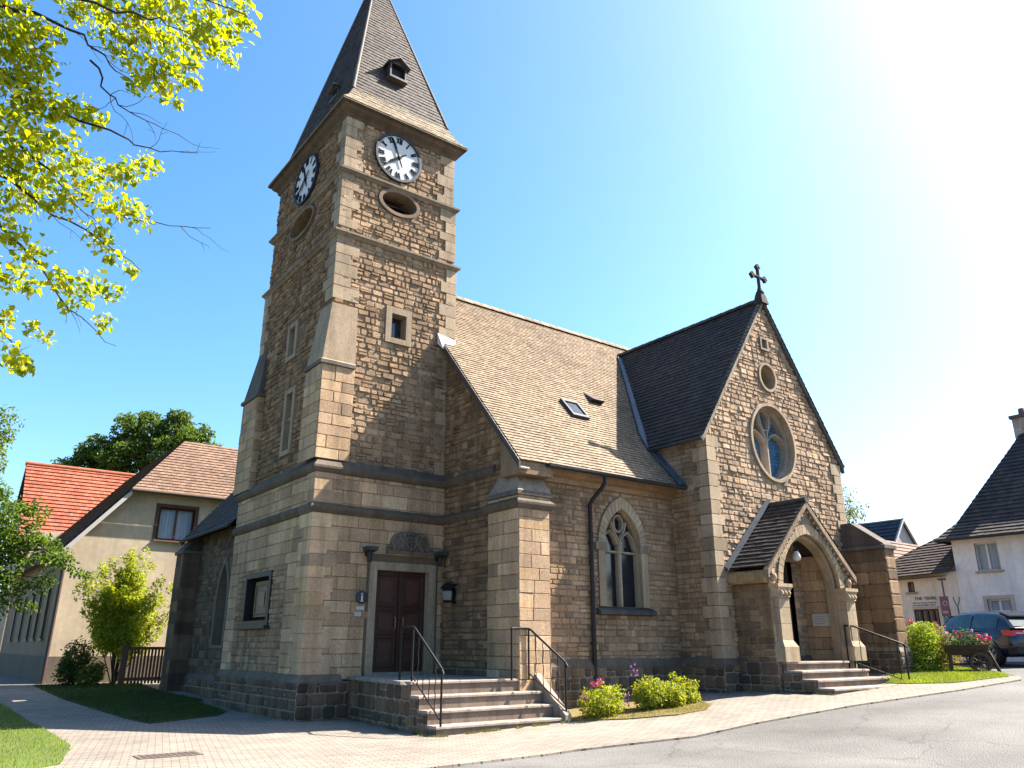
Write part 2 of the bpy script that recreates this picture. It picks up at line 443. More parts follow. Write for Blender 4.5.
def leafmat(name, trans=.5):
    m, t, b = mat(name, .55, .35)
    at = N(t, 'ShaderNodeAttribute', attribute_name='tint'); t.links.new(at.outputs['Color'], b.inputs['Base Color'])
    tr = N(t, 'ShaderNodeBsdfTranslucent'); hs = N(t, 'ShaderNodeHueSaturation', Saturation=1.1, Value=1.25); hs.inputs['Hue'].default_value = .487
    t.links.new(at.outputs['Color'], hs.inputs['Color']); t.links.new(hs.outputs['Color'], tr.inputs['Color'])
    mx = N(t, 'ShaderNodeMixShader'); mx.inputs[0].default_value = trans
    t.links.new(b.outputs[0], mx.inputs[1]); t.links.new(tr.outputs[0], mx.inputs[2])
    t.links.new(mx.outputs[0], t.nodes['Material Output'].inputs['Surface'])
    return m
M['leaf'] = leafmat('leaf', .5)
M['petal'] = leafmat('petal', .3)
def glass(name, c, rough=.06):
    m, t, b = mat(name, rough, .7)
    tc = N(t, 'ShaderNodeTexCoord'); nz = N(t, 'ShaderNodeTexNoise', Scale=5.0, Detail=3.0); t.links.new(tc.outputs['Object'], nz.inputs['Vector'])
    cr = N(t, 'ShaderNodeValToRGB'); cr.color_ramp.elements[0].position = .35; cr.color_ramp.elements[1].position = .7
    cr.color_ramp.elements[0].color = (c[0]*.5, c[1]*.5, c[2]*.5, 1); cr.color_ramp.elements[1].color = (*c, 1)
    t.links.new(nz.outputs['Fac'], cr.inputs['Fac']); t.links.new(cr.outputs['Color'], b.inputs['Base Color'])
    bp = N(t, 'ShaderNodeBump', Strength=.12, Distance=.02); t.links.new(nz.outputs['Fac'], bp.inputs['Height']); t.links.new(bp.outputs['Normal'], b.inputs['Normal'])
    return m
def leaded(name, c, scale):
    """small leaded panes: dark came lines over faintly uneven glass"""
    m, t, b = mat(name, .12, .6)
    tc = N(t, 'ShaderNodeTexCoord'); mp = N(t, 'ShaderNodeMapping'); mp.inputs['Rotation'].default_value = (R_(90), 0, 0)
    t.links.new(tc.outputs['Object'], mp.inputs['Vector'])
    br = N(t, 'ShaderNodeTexBrick', offset=.5); br.inputs['Scale'].default_value = scale; br.inputs['Mortar Size'].default_value = .025
    br.inputs['Brick Width'].default_value = .5; br.inputs['Row Height'].default_value = .5
    br.inputs['Color1'].default_value = (*c, 1); br.inputs['Color2'].default_value = (c[0]*.45, c[1]*.6, c[2]*.7, 1); br.inputs['Mortar'].default_value = (.01, .01, .012, 1)
    t.links.new(mp.outputs['Vector'], br.inputs['Vector']); t.links.new(br.outputs['Color'], b.inputs['Base Color'])
    bp = N(t, 'ShaderNodeBump', Strength=.5, Distance=.02); t.links.new(br.outputs['Color'], bp.inputs['Height']); t.links.new(bp.outputs['Normal'], b.inputs['Normal'])
    return m
M['glass'] = glass('dark window glass', (.03, .04, .05))
M['glasssky'] = leaded('leaded glass with painted sky blue', (.06, .17, .27), 5.0)  # blue base colour stands in for sky reflected in the rose window
M['glassdark'] = leaded('dark leaded glass', (.012, .016, .022), 5.0)
M['carglass'] = glass('car glass', (.02, .05, .055), .03)
def ground_mat(name, c1, c2, sc, rough, bump, bs, big=.25):
    m, t, b = mat(name, rough, .25)
    tc = N(t, 'ShaderNodeTexCoord')
    n1 = N(t, 'ShaderNodeTexNoise', Scale=sc, Detail=8.0, Roughness=.75); t.links.new(tc.outputs['Object'], n1.inputs['Vector'])
    cr = N(t, 'ShaderNodeValToRGB'); cr.color_ramp.elements[0].position = .32; cr.color_ramp.elements[1].position = .68
    cr.color_ramp.elements[0].color = (*c1, 1); cr.color_ramp.elements[1].color = (*c2, 1); t.links.new(n1.outputs['Fac'], cr.inputs['Fac'])
    n2 = N(t, 'ShaderNodeTexNoise', Scale=.45, Detail=5.0, Roughness=.6); t.links.new(tc.outputs['Object'], n2.inputs['Vector'])
    mr = N(t, 'ShaderNodeMapRange'); mr.inputs['From Min'].default_value = .3; mr.inputs['From Max'].default_value = .7; mr.inputs['To Min'].default_value = 1-big; mr.inputs['To Max'].default_value = 1+big
    t.links.new(n2.outputs['Fac'], mr.inputs['Value'])
    mx = N(t, 'ShaderNodeMix', data_type='RGBA', blend_type='MULTIPLY'); mx.inputs['Factor'].default_value = 1
    t.links.new(cr.outputs['Color'], mx.inputs['A']); t.links.new(mr.outputs['Result'], mx.inputs['B']); t.links.new(mx.outputs['Result'], b.inputs['Base Color'])
    if name == 'worn asphalt':
        ds = N(t, 'ShaderNodeTexNoise', Scale=1.6, Detail=6.0); t.links.new(tc.outputs['Object'], ds.inputs['Vector'])
        vm = N(t, 'ShaderNodeVectorMath', operation='MULTIPLY_ADD'); vm.inputs[1].default_value = (.9, .9, 0); t.links.new(ds.outputs['Color'], vm.inputs[0]); t.links.new(tc.outputs['Object'], vm.inputs[2])
        vc = N(t, 'ShaderNodeTexVoronoi', feature='DISTANCE_TO_EDGE', Scale=.33); t.links.new(vm.outputs[0], vc.inputs['Vector'])
        cm = N(t, 'ShaderNodeMapRange'); cm.inputs['From Min'].default_value = 0; cm.inputs['From Max'].default_value = .007; cm.inputs['To Min'].default_value = .68; cm.inputs['To Max'].default_value = 1
        t.links.new(vc.outputs['Distance'], cm.inputs['Value'])
        m2 = N(t, 'ShaderNodeMix', data_type='RGBA', blend_type='MULTIPLY'); m2.inputs['Factor'].default_value = 1
        t.links.new(mx.outputs['Result'], m2.inputs['A']); t.links.new(cm.outputs['Result'], m2.inputs['B']); t.links.new(m2.outputs['Result'], b.inputs['Base Color'])
    n3 = N(t, 'ShaderNodeTexVoronoi', Scale=bs); t.links.new(tc.outputs['Object'], n3.inputs['Vector'])
    bp = N(t, 'ShaderNodeBump', Strength=bump, Distance=.012); t.links.new(n3.outputs['Distance'], bp.inputs['Height']); t.links.new(bp.outputs['Normal'], b.inputs['Normal'])
    return m
M['asphalt'] = ground_mat('worn asphalt', (.058,.056,.052), (.165,.158,.148), 85, .9, .8, 42, .28)
M['earth'] = ground_mat('earth and rough turf', (.03,.04,.012), (.07,.08,.025), 12, .95, .6, 30)
M['turf'] = ground_mat('turf soil', (.045,.07,.012), (.09,.12,.02), 25, .95, .6, 60)
M['soil'] = ground_mat('dry planting soil', (.10,.075,.03), (.19,.15,.05), 30, .95, .8, 50)
def pavers(name):
    m, t, b = mat(name, .88, .25)
    tc = N(t, 'ShaderNodeTexCoord'); mp = N(t, 'ShaderNodeMapping'); mp.inputs['Rotation'].default_value = (0, 0, R_(14))
    t.links.new(tc.outputs['Object'], mp.inputs['Vector'])
    br = N(t, 'ShaderNodeTexBrick', offset=.5); br.inputs['Scale'].default_value = 2.2
    br.inputs['Brick Width'].default_value = .46; br.inputs['Row Height'].default_value = .23; br.inputs['Mortar Size'].default_value = .014; br.inputs['Mortar Smooth'].default_value = .3
    br.inputs['Color1'].default_value = (.235,.205,.168,1); br.inputs['Color2'].default_value = (.18,.155,.127,1); br.inputs['Mortar'].default_value = (.06,.05,.04,1)
    t.links.new(mp.outputs['Vector'], br.inputs['Vector'])
    n2 = N(t, 'ShaderNodeTexNoise', Scale=.5, Detail=8.0, Roughness=.7); t.links.new(tc.outputs['Object'], n2.inputs['Vector'])
    mr = N(t, 'ShaderNodeMapRange'); mr.inputs['From Min'].default_value = .3; mr.inputs['From Max'].default_value = .7; mr.inputs['To Min'].default_value = .75; mr.inputs['To Max'].default_value = 1.15
    t.links.new(n2.outputs['Fac'], mr.inputs['Value'])
    mx = N(t, 'ShaderNodeMix', data_type='RGBA', blend_type='MULTIPLY'); mx.inputs['Factor'].default_value = 1
    t.links.new(br.outputs['Color'], mx.inputs['A']); t.links.new(mr.outputs['Result'], mx.inputs['B']); t.links.new(mx.outputs['Result'], b.inputs['Base Color'])
    n3 = N(t, 'ShaderNodeTexNoise', Scale=60.0, Detail=3.0); t.links.new(tc.outputs['Object'], n3.inputs['Vector'])
    ad = N(t, 'ShaderNodeMath', operation='MULTIPLY_ADD'); ad.inputs[1].default_value = .25
    inv = N(t, 'ShaderNodeMath', operation='SUBTRACT'); inv.inputs[0].default_value = 1; t.links.new(br.outputs['Fac'], inv.inputs[1])
    t.links.new(n3.outputs['Fac'], ad.inputs[0]); t.links.new(inv.outputs[0], ad.inputs[2])
    bp = N(t, 'ShaderNodeBump', Strength=.55, Distance=.012); t.links.new(ad.outputs[0], bp.inputs['Height']); t.links.new(bp.outputs['Normal'], b.inputs['Normal'])
    return m
M['pavers'] = pavers('small concrete pavers')

# ------------------------------------------------------------------ ground sheets
def sheet(name, poly, dz, m, k='structure', skirt=0):
    bm = bmesh.new(); f = bm.faces.new([bm.verts.new((x, y, 0)) for x, y in poly])
    if f.normal.z < 0: f.normal_flip()
    bm.normal_update()
    bmesh.ops.triangulate(bm, faces=bm.faces[:])
    for x in TX[1:-1]+[9, 11.3, 13, 20]:
        bmesh.ops.bisect_plane(bm, geom=bm.verts[:]+bm.edges[:]+bm.faces[:], plane_co=(x, 0, 0), plane_no=(1, 0, 0))
    for y in (19, 21.5, 24, 26.5, 29):
        bmesh.ops.bisect_plane(bm, geom=bm.verts[:]+bm.edges[:]+bm.faces[:], plane_co=(0, y, 0), plane_no=(0, 1, 0))
    for v in bm.verts: v.co.z = tz(v.co.x, v.co.y)+dz
    if skirt:
        be = [e for e in bm.edges if len(e.link_faces) == 1]
        r = bmesh.ops.extrude_edge_only(bm, edges=be)
        for v in r['geom']:
            if isinstance(v, bmesh.types.BMVert): v.co.z -= skirt
    bmesh.ops.recalc_face_normals(bm, faces=bm.faces[:])
    me = bpy.data.meshes.new(name); bm.to_mesh(me); bm.free(); me.materials.append(m)
    o = bpy.data.objects.new(name, me); col.objects.link(o); o['kind'] = k
    return o
sheet('ground', [(-300,-300),(600,-300),(600,600),(-300,600)], 0, M['earth'])
EDGE = [(-40,9.0),(4,9.25),(6.5,9.35),(8.31,9.44),(12.07,8.96),(15.98,8.53),(20.45,8.05),(21.2,8.35),(22.9,9.5),(24.0,10.9),(23.6,12.6),(23.4,30),(60,30)]
sheet('road', [(-60,-40),(120,-40),(120,30)]+EDGE[::-1]+[(-60,9)], .004, M['asphalt'])
sheet('pavement', EDGE[:8]+[(21.2,12.6),(21.2,24),(9.2,24),(9.2,70),(-3,70),(-40,30)], .034, M['pavers'], skirt=.05)
LAWN_R = [(18.62,9.85),(19.2,8.95),(21.0,8.5),(22.75,9.7),(23.8,11.0),(23.4,12.6),(21.7,12.6),(21.7,10.9),(18.7,10.95)]
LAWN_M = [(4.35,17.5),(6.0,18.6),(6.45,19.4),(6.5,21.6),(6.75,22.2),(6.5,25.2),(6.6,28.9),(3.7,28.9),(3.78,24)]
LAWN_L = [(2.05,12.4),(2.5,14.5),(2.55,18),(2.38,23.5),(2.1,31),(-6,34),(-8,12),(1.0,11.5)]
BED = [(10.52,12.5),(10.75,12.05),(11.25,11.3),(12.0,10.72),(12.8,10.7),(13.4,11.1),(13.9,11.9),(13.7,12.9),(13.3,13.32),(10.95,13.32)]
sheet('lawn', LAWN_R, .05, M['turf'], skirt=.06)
sheet('lawn', LAWN_M, .05, M['earth'], skirt=.06)  # dark ground under the shaded lawn, part of its painted shade
sheet('lawn', LAWN_L, .05, M['turf'], skirt=.06)
sheet('flower_bed', BED, .055, M['soil'], skirt=.06)
def inside(p, poly):
    r = False
    for i in range(len(poly)):
        a, b = poly[i], poly[i-1]
        if (a[1] > p[1]) != (b[1] > p[1]) and p[0] < (b[0]-a[0])*(p[1]-a[1])/(b[1]-a[1])+a[0]: r = not r
    return r
def grass(name, poly, n, h, pal, dz=.05, test=None):
    mb = MB(); xs = [p[0] for p in poly]; ys = [p[1] for p in poly]; k = 0
    while k < n:
        x, y = random.uniform(min(xs), max(xs)), random.uniform(min(ys), max(ys))
        if not inside((x, y), poly) or (test and not test(x, y)): k += .2; continue
        pt = .5+.5*math.sin(x*2.1+math.sin(y*1.7)*1.5)*math.sin(y*2.6+math.cos(x*1.3)*1.7)
        k += 1; x += random.gauss(0, .035); y += random.gauss(0, .035); a = random.uniform(0, 6.28); hh = h*random.uniform(.4, 1.1)*(.6+.8*pt); l = random.uniform(.1, .7)*hh
        z = tz(x, y)+dz-.005; dx, dy = math.cos(a)*.006, math.sin(a)*.006
        q = random.uniform(0, 6.28); tip = (x+math.cos(q)*l, y+math.sin(q)*l, z+hh)
        mb.face([(x-dx, y-dy, z), (x+dx, y+dy, z), tip], jit(tuple(c*(.72+.5*pt) for c in random.choice(pal)), .22))
    o = mb.build(name, M['leaf']); o['kind'] = 'stuff'; return o
GR = [(.18,.26,.025),(.23,.29,.03),(.14,.21,.025),(.26,.28,.05)]
grass('grass', LAWN_R, 26000, .05, GR)
grass('grass', LAWN_M, 30000, .06, [(.04,.075,.009),(.055,.09,.012)])  # blades darkened: the shadow over this lawn is in their colour
grass('grass', LAWN_L, 36000, .055, GR, test=lambda x, y: x > -2.5 and y < 26)
def fringe(name, line, n, wdt, h, pal):
    mb = MB()
    for _ in range(n):
        i = random.randrange(len(line)-1); t = random.random(); x = line[i][0]+(line[i+1][0]-line[i][0])*t+random.gauss(0, wdt); y = line[i][1]+(line[i+1][1]-line[i][1])*t+random.gauss(0, wdt)
        if math.sin(x*5.3+y*3.1)+math.sin(x*11.7-y*7.3) < -.1: continue
        z = tz(x, y)+.03; hh = h*random.uniform(.3, 1.2); a = random.uniform(0, 6.28); l = hh*random.uniform(.2, .8); dx, dy = .006*math.cos(a), .006*math.sin(a); q = random.uniform(0, 6.28)
        mb.face([(x-dx, y-dy, z), (x+dx, y+dy, z), (x+math.cos(q)*l, y+math.sin(q)*l, z+hh)], jit(random.choice(pal), .25))
    o = mb.build(name, M['leaf']); o['kind'] = 'stuff'; return o
WP = [(.13,.15,.03),(.17,.17,.04),(.2,.18,.06),(.1,.13,.025)]
fringe('weeds', [(7.6, 12.14), (10.6, 12.12)], 1800, .03, .05, WP); fringe('weeds', [(6.72, 21.3), (6.72, 16.18), (7.9, 16.18), (7.55, 13.1), (7.52, 12.2)], 1500, .04, .06, WP)
fringe('weeds', [(13.4, 13.3), (15.15, 13.3), (15.15, 12.05), (15.8, 11.0), (15.85, 9.85), (18.4, 9.8)], 900, .03, .05, WP)
grass('grass', BED, 9000, .04, [(.19,.17,.04),(.14,.16,.03),(.22,.17,.06)], test=lambda x, y: y < 12.3)

# ================================================================== THE CHURCH
church = empty('church', (8.6, 18.8, 0), 'large stone church with a tall clock tower, tiled nave and gabled front with arched porch', 'church')
WEATH = (.14, .108, .08)          # weathered string courses
NVG = .0
GX = 10.25                        # nave gable wall plane
NY = 13.45                        # nave side wall plane
TY = 12.2                         # transept front plane
TXL, TXR, TXC = 15.3, 21.2, 18.25
EZ, SL = 5.34, 1.135              # nave eave height at Y=13.0 and slope
RY = 18.5; RZ = EZ+SL*(RY-13.0)
def nroof(y): return EZ+SL*(y-13.0)

# ---- tower base: ashlar, plinth and door
bx0, by0, by1 = 6.85, 16.3, 21.4
fb = front(by0); lb = left(bx0)
mb = MB()
DOOR = rect(8.48, 9.86, .86, 3.12)
wall(mb, fb, rect(bx0, GX+.02, .8, 5.3), [DOOR], ASHLAR, extra=[rect(8.24, 10.1, .7, 3.38)])
BWIN = rect(-19.95, -18.45, 2.05, 3.05)
wall(mb, lb, rect(-by1, -by0, 3.25, 5.3), (), ASHLAR)
wall(mb, lb, rect(-by1, -20.7, .8, 3.25), (), ASHLAR)
wall(mb, lb, rect(-17.5, -by0, .8, 3.25), (), ASHLAR)
wall(mb, lb, rect(-20.7, -17.5, .8, 3.25), [BWIN], SNECK)
add(mb, 'tower_base_wall', M['stone'], church)
quo = MB(); quoins(quo, bx0, by0, 1, 1, .86, 4.3, ASH, .018, .62, .4, (.25, .31)); quoins(quo, bx0, by0, 1, 1, 4.5, 5.25, ASH, .018, .62, .4, (.25, .31))
add(quo, 'corner_stones', M['dressed'], church)
mb = MB()
wall(mb, Pl((0, by0-.08, 0), (1, 0, 0)), rect(bx0-.08, 8.0, -.15, .78), (), PLINTH)
wall(mb, Pl((bx0-.08, 0, 0), (0, -1, 0)), rect(-by1-.1, -by0+.08, -.2, .78), (), PLINTH)
add(mb, 'tower_plinth', M['stone'], church)
mb = MB()
sweep(mb, [(bx0, by1), (bx0, by0), (7.75, by0)], [(.0, .68), (.10, .70), (.105, .78), (.02, .92)], (.17, .135, .10))
add(mb, 'plinth_course', M['dressed'], church)
mb = MB(); wall(mb, Pl((GX-.08, 0, 0), (0, -1, 0)), rect(-by0, -13.5, .0, 1.0), (), PLINTH); add(mb, 'gable_plinth', M['stone'], church)
# string courses that run round tower base, gable wall and corner buttress
P1 = [(bx0, by1), (bx0, by0), (GX, by0), (GX, 14.2), (10.08, 14.2), (10.08, 13.1), (10.92, 13.1), (10.92, NY)]
mb = MB(); sweep(mb, P1, [(0, 4.26), (.05, 4.28), (.10, 4.36), (.105, 4.41), (.06, 4.46), (-.02, 4.52)], WEATH); add(mb, 'string_course', M['dressed'], church)
mb = MB(); sweep(mb, [(bx0, by1), (bx0, by0), (GX, by0), (GX, 14.15)], [(0, 5.16), (.06, 5.2), (.10, 5.28), (.10, 5.33), (-.16, 5.62)], WEATH); add(mb, 'string_course', M['dressed'], church)

# ---- tower shaft
sx0, sx1, sy0, sy1 = 6.98, 10.42, 16.42, 21.25
def stage(x0, x1, y0, y1, z0, z1, fholes, lholes, fx, lx, st):
    m_ = MB()
    wall(m_, front(y0), rect(x0, x1, z0, z1), fholes, st, extra=fx)
    wall(m_, left(x0), rect(-y1, -y0, z0, z1), lholes, RUBBLE_D, extra=lx)  # same rubble as the front, in the palette with shade painted in
    # back and right sides seen from a step aside
    wall(m_, Pl((x1, 0, 0), (0, 1, 0)), rect(y0, y1, z0, z1), (), st)
    wall(m_, Pl((0, y1, 0), (-1, 0, 0)), rect(-x1, -x0, z0, z1), (), st)
    return m_
WF = rect(8.56, 8.98, 8.84, 9.5); WF_O = rect(8.4, 9.14, 8.7, 9.68)
WL1 = rect(-18.98, -18.6, 8.7, 9.5); WL1o = rect(-19.12, -18.46, 8.58, 9.63)
WL2 = rect(-18.75, -18.35, 6.1, 7.6); WL2o = rect(-18.89, -18.21, 5.98, 7.74)
m_ = stage(sx0, sx1, sy0, sy1, 5.3, 11.3, [WF], [WL1, WL2], [WF_O], [WL1o, WL2o], RUBBLE)
add(m_, 'tower_shaft_wall', M['stone'], church)
corner(sx1, sy0, -1, 1, 5.5, 11.25, ASH); corner(sx0, sy0, 1, 1, 9.5, 11.25, ASH, .045, .6, .4); corner(sx0, sy1, 1, -1, 9.4, 11.25, ASH)
# belfry in two stages
ox0, ox1 = 7.0, 10.36
OV = circ(8.62, 12.7, .52, 36, .3); OVo = circ(8.62, 12.7, .62, 36, .39)
OVl = circ(-18.95, 12.7, .78, 36, .33); OVlo = circ(-18.95, 12.7, .87, 36, .42)
m_ = stage(ox0, ox1, sy0+.02, sy1-.02, 11.35, 13.1, [OV], [OVl], [OVo], [OVlo], RUBBLE); add(m_, 'belfry_wall', M['stone'], church)
corner(ox1, sy0+.02, -1, 1, 11.5, 13.05, ASH); corner(ox0, sy0+.02, 1, 1, 11.5, 13.05, ASH)
cx0, cx1 = 7.02, 10.28
m_ = stage(cx0, cx1, sy0+.04, sy1-.04, 13.1, 14.9, [], [], [], [], RUBBLE); add(m_, 'belfry_wall', M['stone'], church)
corner(cx1, sy0+.04, -1, 1, 13.25, 14.85, ASH); corner(cx0, sy0+.04, 1, 1, 13.25, 14.85, ASH)
def rectpath(x0, x1, y0, y1): return [(x0, y1), (x0, y0), (x1, y0), (x1, y1)]
for (x0, x1, y0, y1, z) in ((sx0, sx1, sy0, sy1, 11.2), (ox0, ox1, sy0+.02, sy1-.02, 13.02)):
    m_ = MB(); sweep(m_, rectpath(x0, x1, y0, y1), [(-.02, z), (.06, z+.02), (.11, z+.09), (.14, z+.10), (.14, z+.155), (-.06, z+.26)], (.24, .19, .14), closed=True)
    add(m_, 'string_course', M['dressed'], church)
m_ = MB(); sweep(m_, rectpath(cx0, cx1, sy0+.04, sy1-.04), [(-.02, 14.72), (.05, 14.74), (.09, 14.86), (.2, 14.95), (.23, 15.02), (.23, 15.07), (.31, 15.12)], (.13, .088, .056), closed=True)
add(m_, 'cornice', M['dressed'], church)
# windows of the shaft
def slit(pl, inn, out, mullion=None):
    fr = MB(); ring(fr, pl, inn, out, .065, .26, (.36, .275, .19))
    f = add(fr, 'window', M['dressed'], church)
    gl = MB(); pane(gl, pl, inn, -.24); 
    g = gl.build('pane', M['glass'], None); g.parent = f; g.data.transform(Matrix.Translation(-church.location))
    if mullion:
        b_ = MB(); bar(b_, pl, mullion, .16, -.24, -.02, (.36, .3, .22)); bb = b_.build('transom', M['dressed']); bb.parent = f; bb.data.transform(Matrix.Translation(-church.location))
    return f
slit(front(sy0), WF, WF_O)
slit(left(sx0), WL1, WL1o); slit(left(sx0), WL2, WL2o, [(-18.75, 6.95), (-18.35, 6.95)])
def oval(pl, inn, out):
    fr = MB(); ring(fr, pl, inn, out, .08, .5, (.24, .175, .12)); f = add(fr, 'sound_opening', M['dressed'], church)
    d_ = MB(); us = [p[0] for p in inn]; vs = [p[1] for p in inn]
    d_.face([pl.p(u, v, -.5) for u, v in rect(min(us)-.05, max(us)+.05, min(vs)-.05, max(vs)+.05)], (.02, .015, .012))
    nl = 4
    for k in range(nl):
        v = min(vs)+(max(vs)-min(vs))*(k+.5)/nl; c = chord(inn, v-.01, v+.01)
        if c: d_.hexa([pl.p(c[0], v, -.3), pl.p(c[1], v, -.3), pl.p(c[1], v+.06, -.45), pl.p(c[0], v+.06, -.45)], [pl.p(c[0], v+.02, -.3), pl.p(c[1], v+.02, -.3), pl.p(c[1], v+.08, -.45), pl.p(c[0], v+.08, -.45)], (.14, .08, .045))
    l = d_.build('louvre', M['wood']); l.parent = f; l.data.transform(Matrix.Translation(-church.location))
oval(front(sy0+.02), OV, OVo); oval(left(ox0), OVl, OVlo)
# stained shutter window at the foot of the tower
pl = lb; fr = MB()
ring(fr, pl, BWIN, rect(-20.08, -18.32, 1.93, 3.17), .05, .22, (.014, .012, .011)); block(fr, pl, -20.2, -18.2, 1.86, 1.93, 0, .16, (.016, .014, .013))
f = add(fr, 'window', M['wood'], church)
gl = MB(); pane(gl, pl, BWIN, -.2, (.02, .016, .013)); g = gl.build('pane', M['matte']); g.parent = f; g.data.transform(Matrix.Translation(-church.location))
gl = MB(); block(gl, pl, -19.7, -18.75, 2.14, 2.97, -.19, -.1, (.17, .105, .05)); bar(gl, pl, rect(-19.62, -18.83, 2.22, 2.89)+[(-19.62, 2.22)], .06, -.1, -.07, (.2, .13, .06))
block(gl, pl, -19.45, -19.0, 2.38, 2.72, -.1, -.08, (.23, .15, .075))
g = gl.build('panel', M['wood']); g.parent = f; g.data.transform(Matrix.Translation(-church.location))

# clocks
def clock(pl, cu, cv, ru, rv):
    K = lambda r, a: (cu+ru*r*math.sin(a), cv+rv*r*math.cos(a))
    n = 48; d_ = MB(); d_.face([pl.p(*K(1, -2*math.pi*k/n), .075) for k in range(n)], (.62, .64, .66))
    dial = add(d_, 'clock', M['matte'], church)
    sub = []
    r_ = MB(); a = [K(.97, -2*math.pi*k/n) for k in range(n)]; b = [K(1.07, -2*math.pi*k/n) for k in range(n)]
    ring(r_, pl, a, b, .11, -.06, (.03, .035, .045)); sub.append(r_.build('rim', M['iron']))
    nm = MB(); INK = (.012, .014, .02)
    def stroke(p, q, w0, w1=None, dd=.085):
        w1 = w0 if w1 is None else w1; dx, dy = q[0]-p[0], q[1]-p[1]; L = math.hypot(dx, dy); nx, ny = -dy/L/2, dx/L/2
        b0 = [(p[0]+nx*w0, p[1]+ny*w0), (p[0]-nx*w0, p[1]-ny*w0), (q[0]-nx*w1, q[1]-ny*w1), (q[0]+nx*w1, q[1]+ny*w1)]
        return [pl.p(u, v, dd-.006) for u, v in b0], [pl.p(u, v, dd+.006) for u, v in b0]
    ROM = ['XII', 'I', 'II', 'III', 'IV', 'V', 'VI', 'VII', 'VIII', 'IX', 'X', 'XI']
    for h, s in enumerate(ROM):
        nm = MB(); A = h*math.pi/6; wd = {'I': .07, 'V': .14, 'X': .14}; tot = sum(wd[ch] for ch in s); x = -tot/2
        def L(x, r): return K(r, A+math.atan2(x, .8))
        for ch in s:
            if ch == 'I': q = [((x+.035, .66), (x+.035, .93), .055)]
            elif ch == 'V': q = [((x+.065, .68), (x+.015, .93), .05), ((x+.065, .68), (x+.115, .93), .04)]
            else: q = [((x+.015, .68), (x+.115, .93), .05), ((x+.115, .68), (x+.015, .93), .04)]
            for (p0, p1, wv) in q: nm.hexa(*stroke(L(*p0), L(*p1), wv*ru), INK)
            x += wd[ch]
        sub.append(nm.build('numeral', M['matte']))
    for an, l0, l1, w0, dd in ((R_(-22), .42, .9, .1, .1), (R_(232), .4, .66, .12, .115)):
        h_ = MB(); h_.hexa(*stroke(K(-l0, an), K(0, an), w0*.45*ru, w0*ru*.7, dd), INK); h_.hexa(*stroke(K(0, an), K(l1*.7, an), w0*.7*ru, w0*ru, dd), INK); h_.hexa(*stroke(K(l1*.7, an), K(l1, an), w0*ru, .01, dd), INK)
        h_.lathe(pl.p(cu, cv, dd-.007), [(.06, 0), (.06, .016), (0, .017)], 16, INK, 0, pl.N)
        sub.append(h_.build('clock_hand', M['matte']))
    for o in sub: o.parent = dial; o.data.transform(Matrix.Translation(-church.location))
clock(front(sy0+.04), 8.52, 14.08, .66, .68)
clock(left(cx0), -18.95, 14.12, .76, .7)

# ---- spire
SP = Vector((8.64, 18.85, 22.7))
SLT = [(.072,.057,.047),(.083,.065,.053),(.06,.049,.042),(.095,.073,.058),(.076,.058,.049)]
fx0, fx1, fy0, fy1 = cx0-.32, cx1+.32, sy0+.04-.32, sy1-.04+.32     # eave
hx0, hx1, hy0, hy1, hz = cx0+.12, cx1-.12, sy0+.16, sy1-.16, 15.85    # foot of the steep part
eave = [Vector((fx0, fy0, 15.12)), Vector((fx1, fy0, 15.12)), Vector((fx1, fy1, 15.12)), Vector((fx0, fy1, 15.12))]
hip = [Vector((hx0, hy0, hz)), Vector((hx1, hy0, hz)), Vector((hx1, hy1, hz)), Vector((hx0, hy1, hz))]
mid = [e.lerp(h, .5)-Vector((0, 0, .09)) for e, h in zip(eave, hip)]
m_ = MB()
def slope(m_, pts, gauge, width, pal, **k):
    o = pts[0]; U = (pts[1]-pts[0]).normalized(); nn = None
    for q in pts[2:]:
        nn = U.cross(q-o)
        if nn.length > 1e-4: break
    nn.normalize(); V = nn.cross(U)
    tiles(m_, o, U, V, [((p-o).dot(U), (p-o).dot(V)) for p in pts], gauge, width, pal, **k)
for i in range(4):
    j = (i+1) % 4
    slope(m_, [hip[i], hip[j], SP], .15, .16, SLT, lift=.018)
for i in range(4):
    a, b = hip[i], SP; d = (b-a).normalized()
    m_.tube([a, b], [.05, .03], 6, (.15, .125, .1))
spire = add(m_, 'spire', M['slate'], church)
m_ = MB()
for i in range(4):
    j = (i+1) % 4
    slope(m_, [eave[i], eave[j], mid[j], mid[i]], .14, .2, [(.34,.27,.18),(.3,.24,.16),(.38,.3,.2)], lift=.012)
    slope(m_, [mid[i], mid[j], hip[j], hip[i]], .14, .2, [(.26,.2,.14),(.22,.17,.12),(.3,.24,.16)], lift=.012)
m_.face([eave[3], eave[2], eave[1], eave[0]], (.09, .062, .042))
for i in range(4):
    j = (i+1) % 4; a, b = eave[i], eave[j]; dn = Vector((0, 0, .05)); m_.face([a-dn, b-dn, b, a], (.2, .16, .12))
o = m_.build('spire_foot', M['tile']); o.parent = spire; o.data.transform(Matrix.Translation(-church.location))
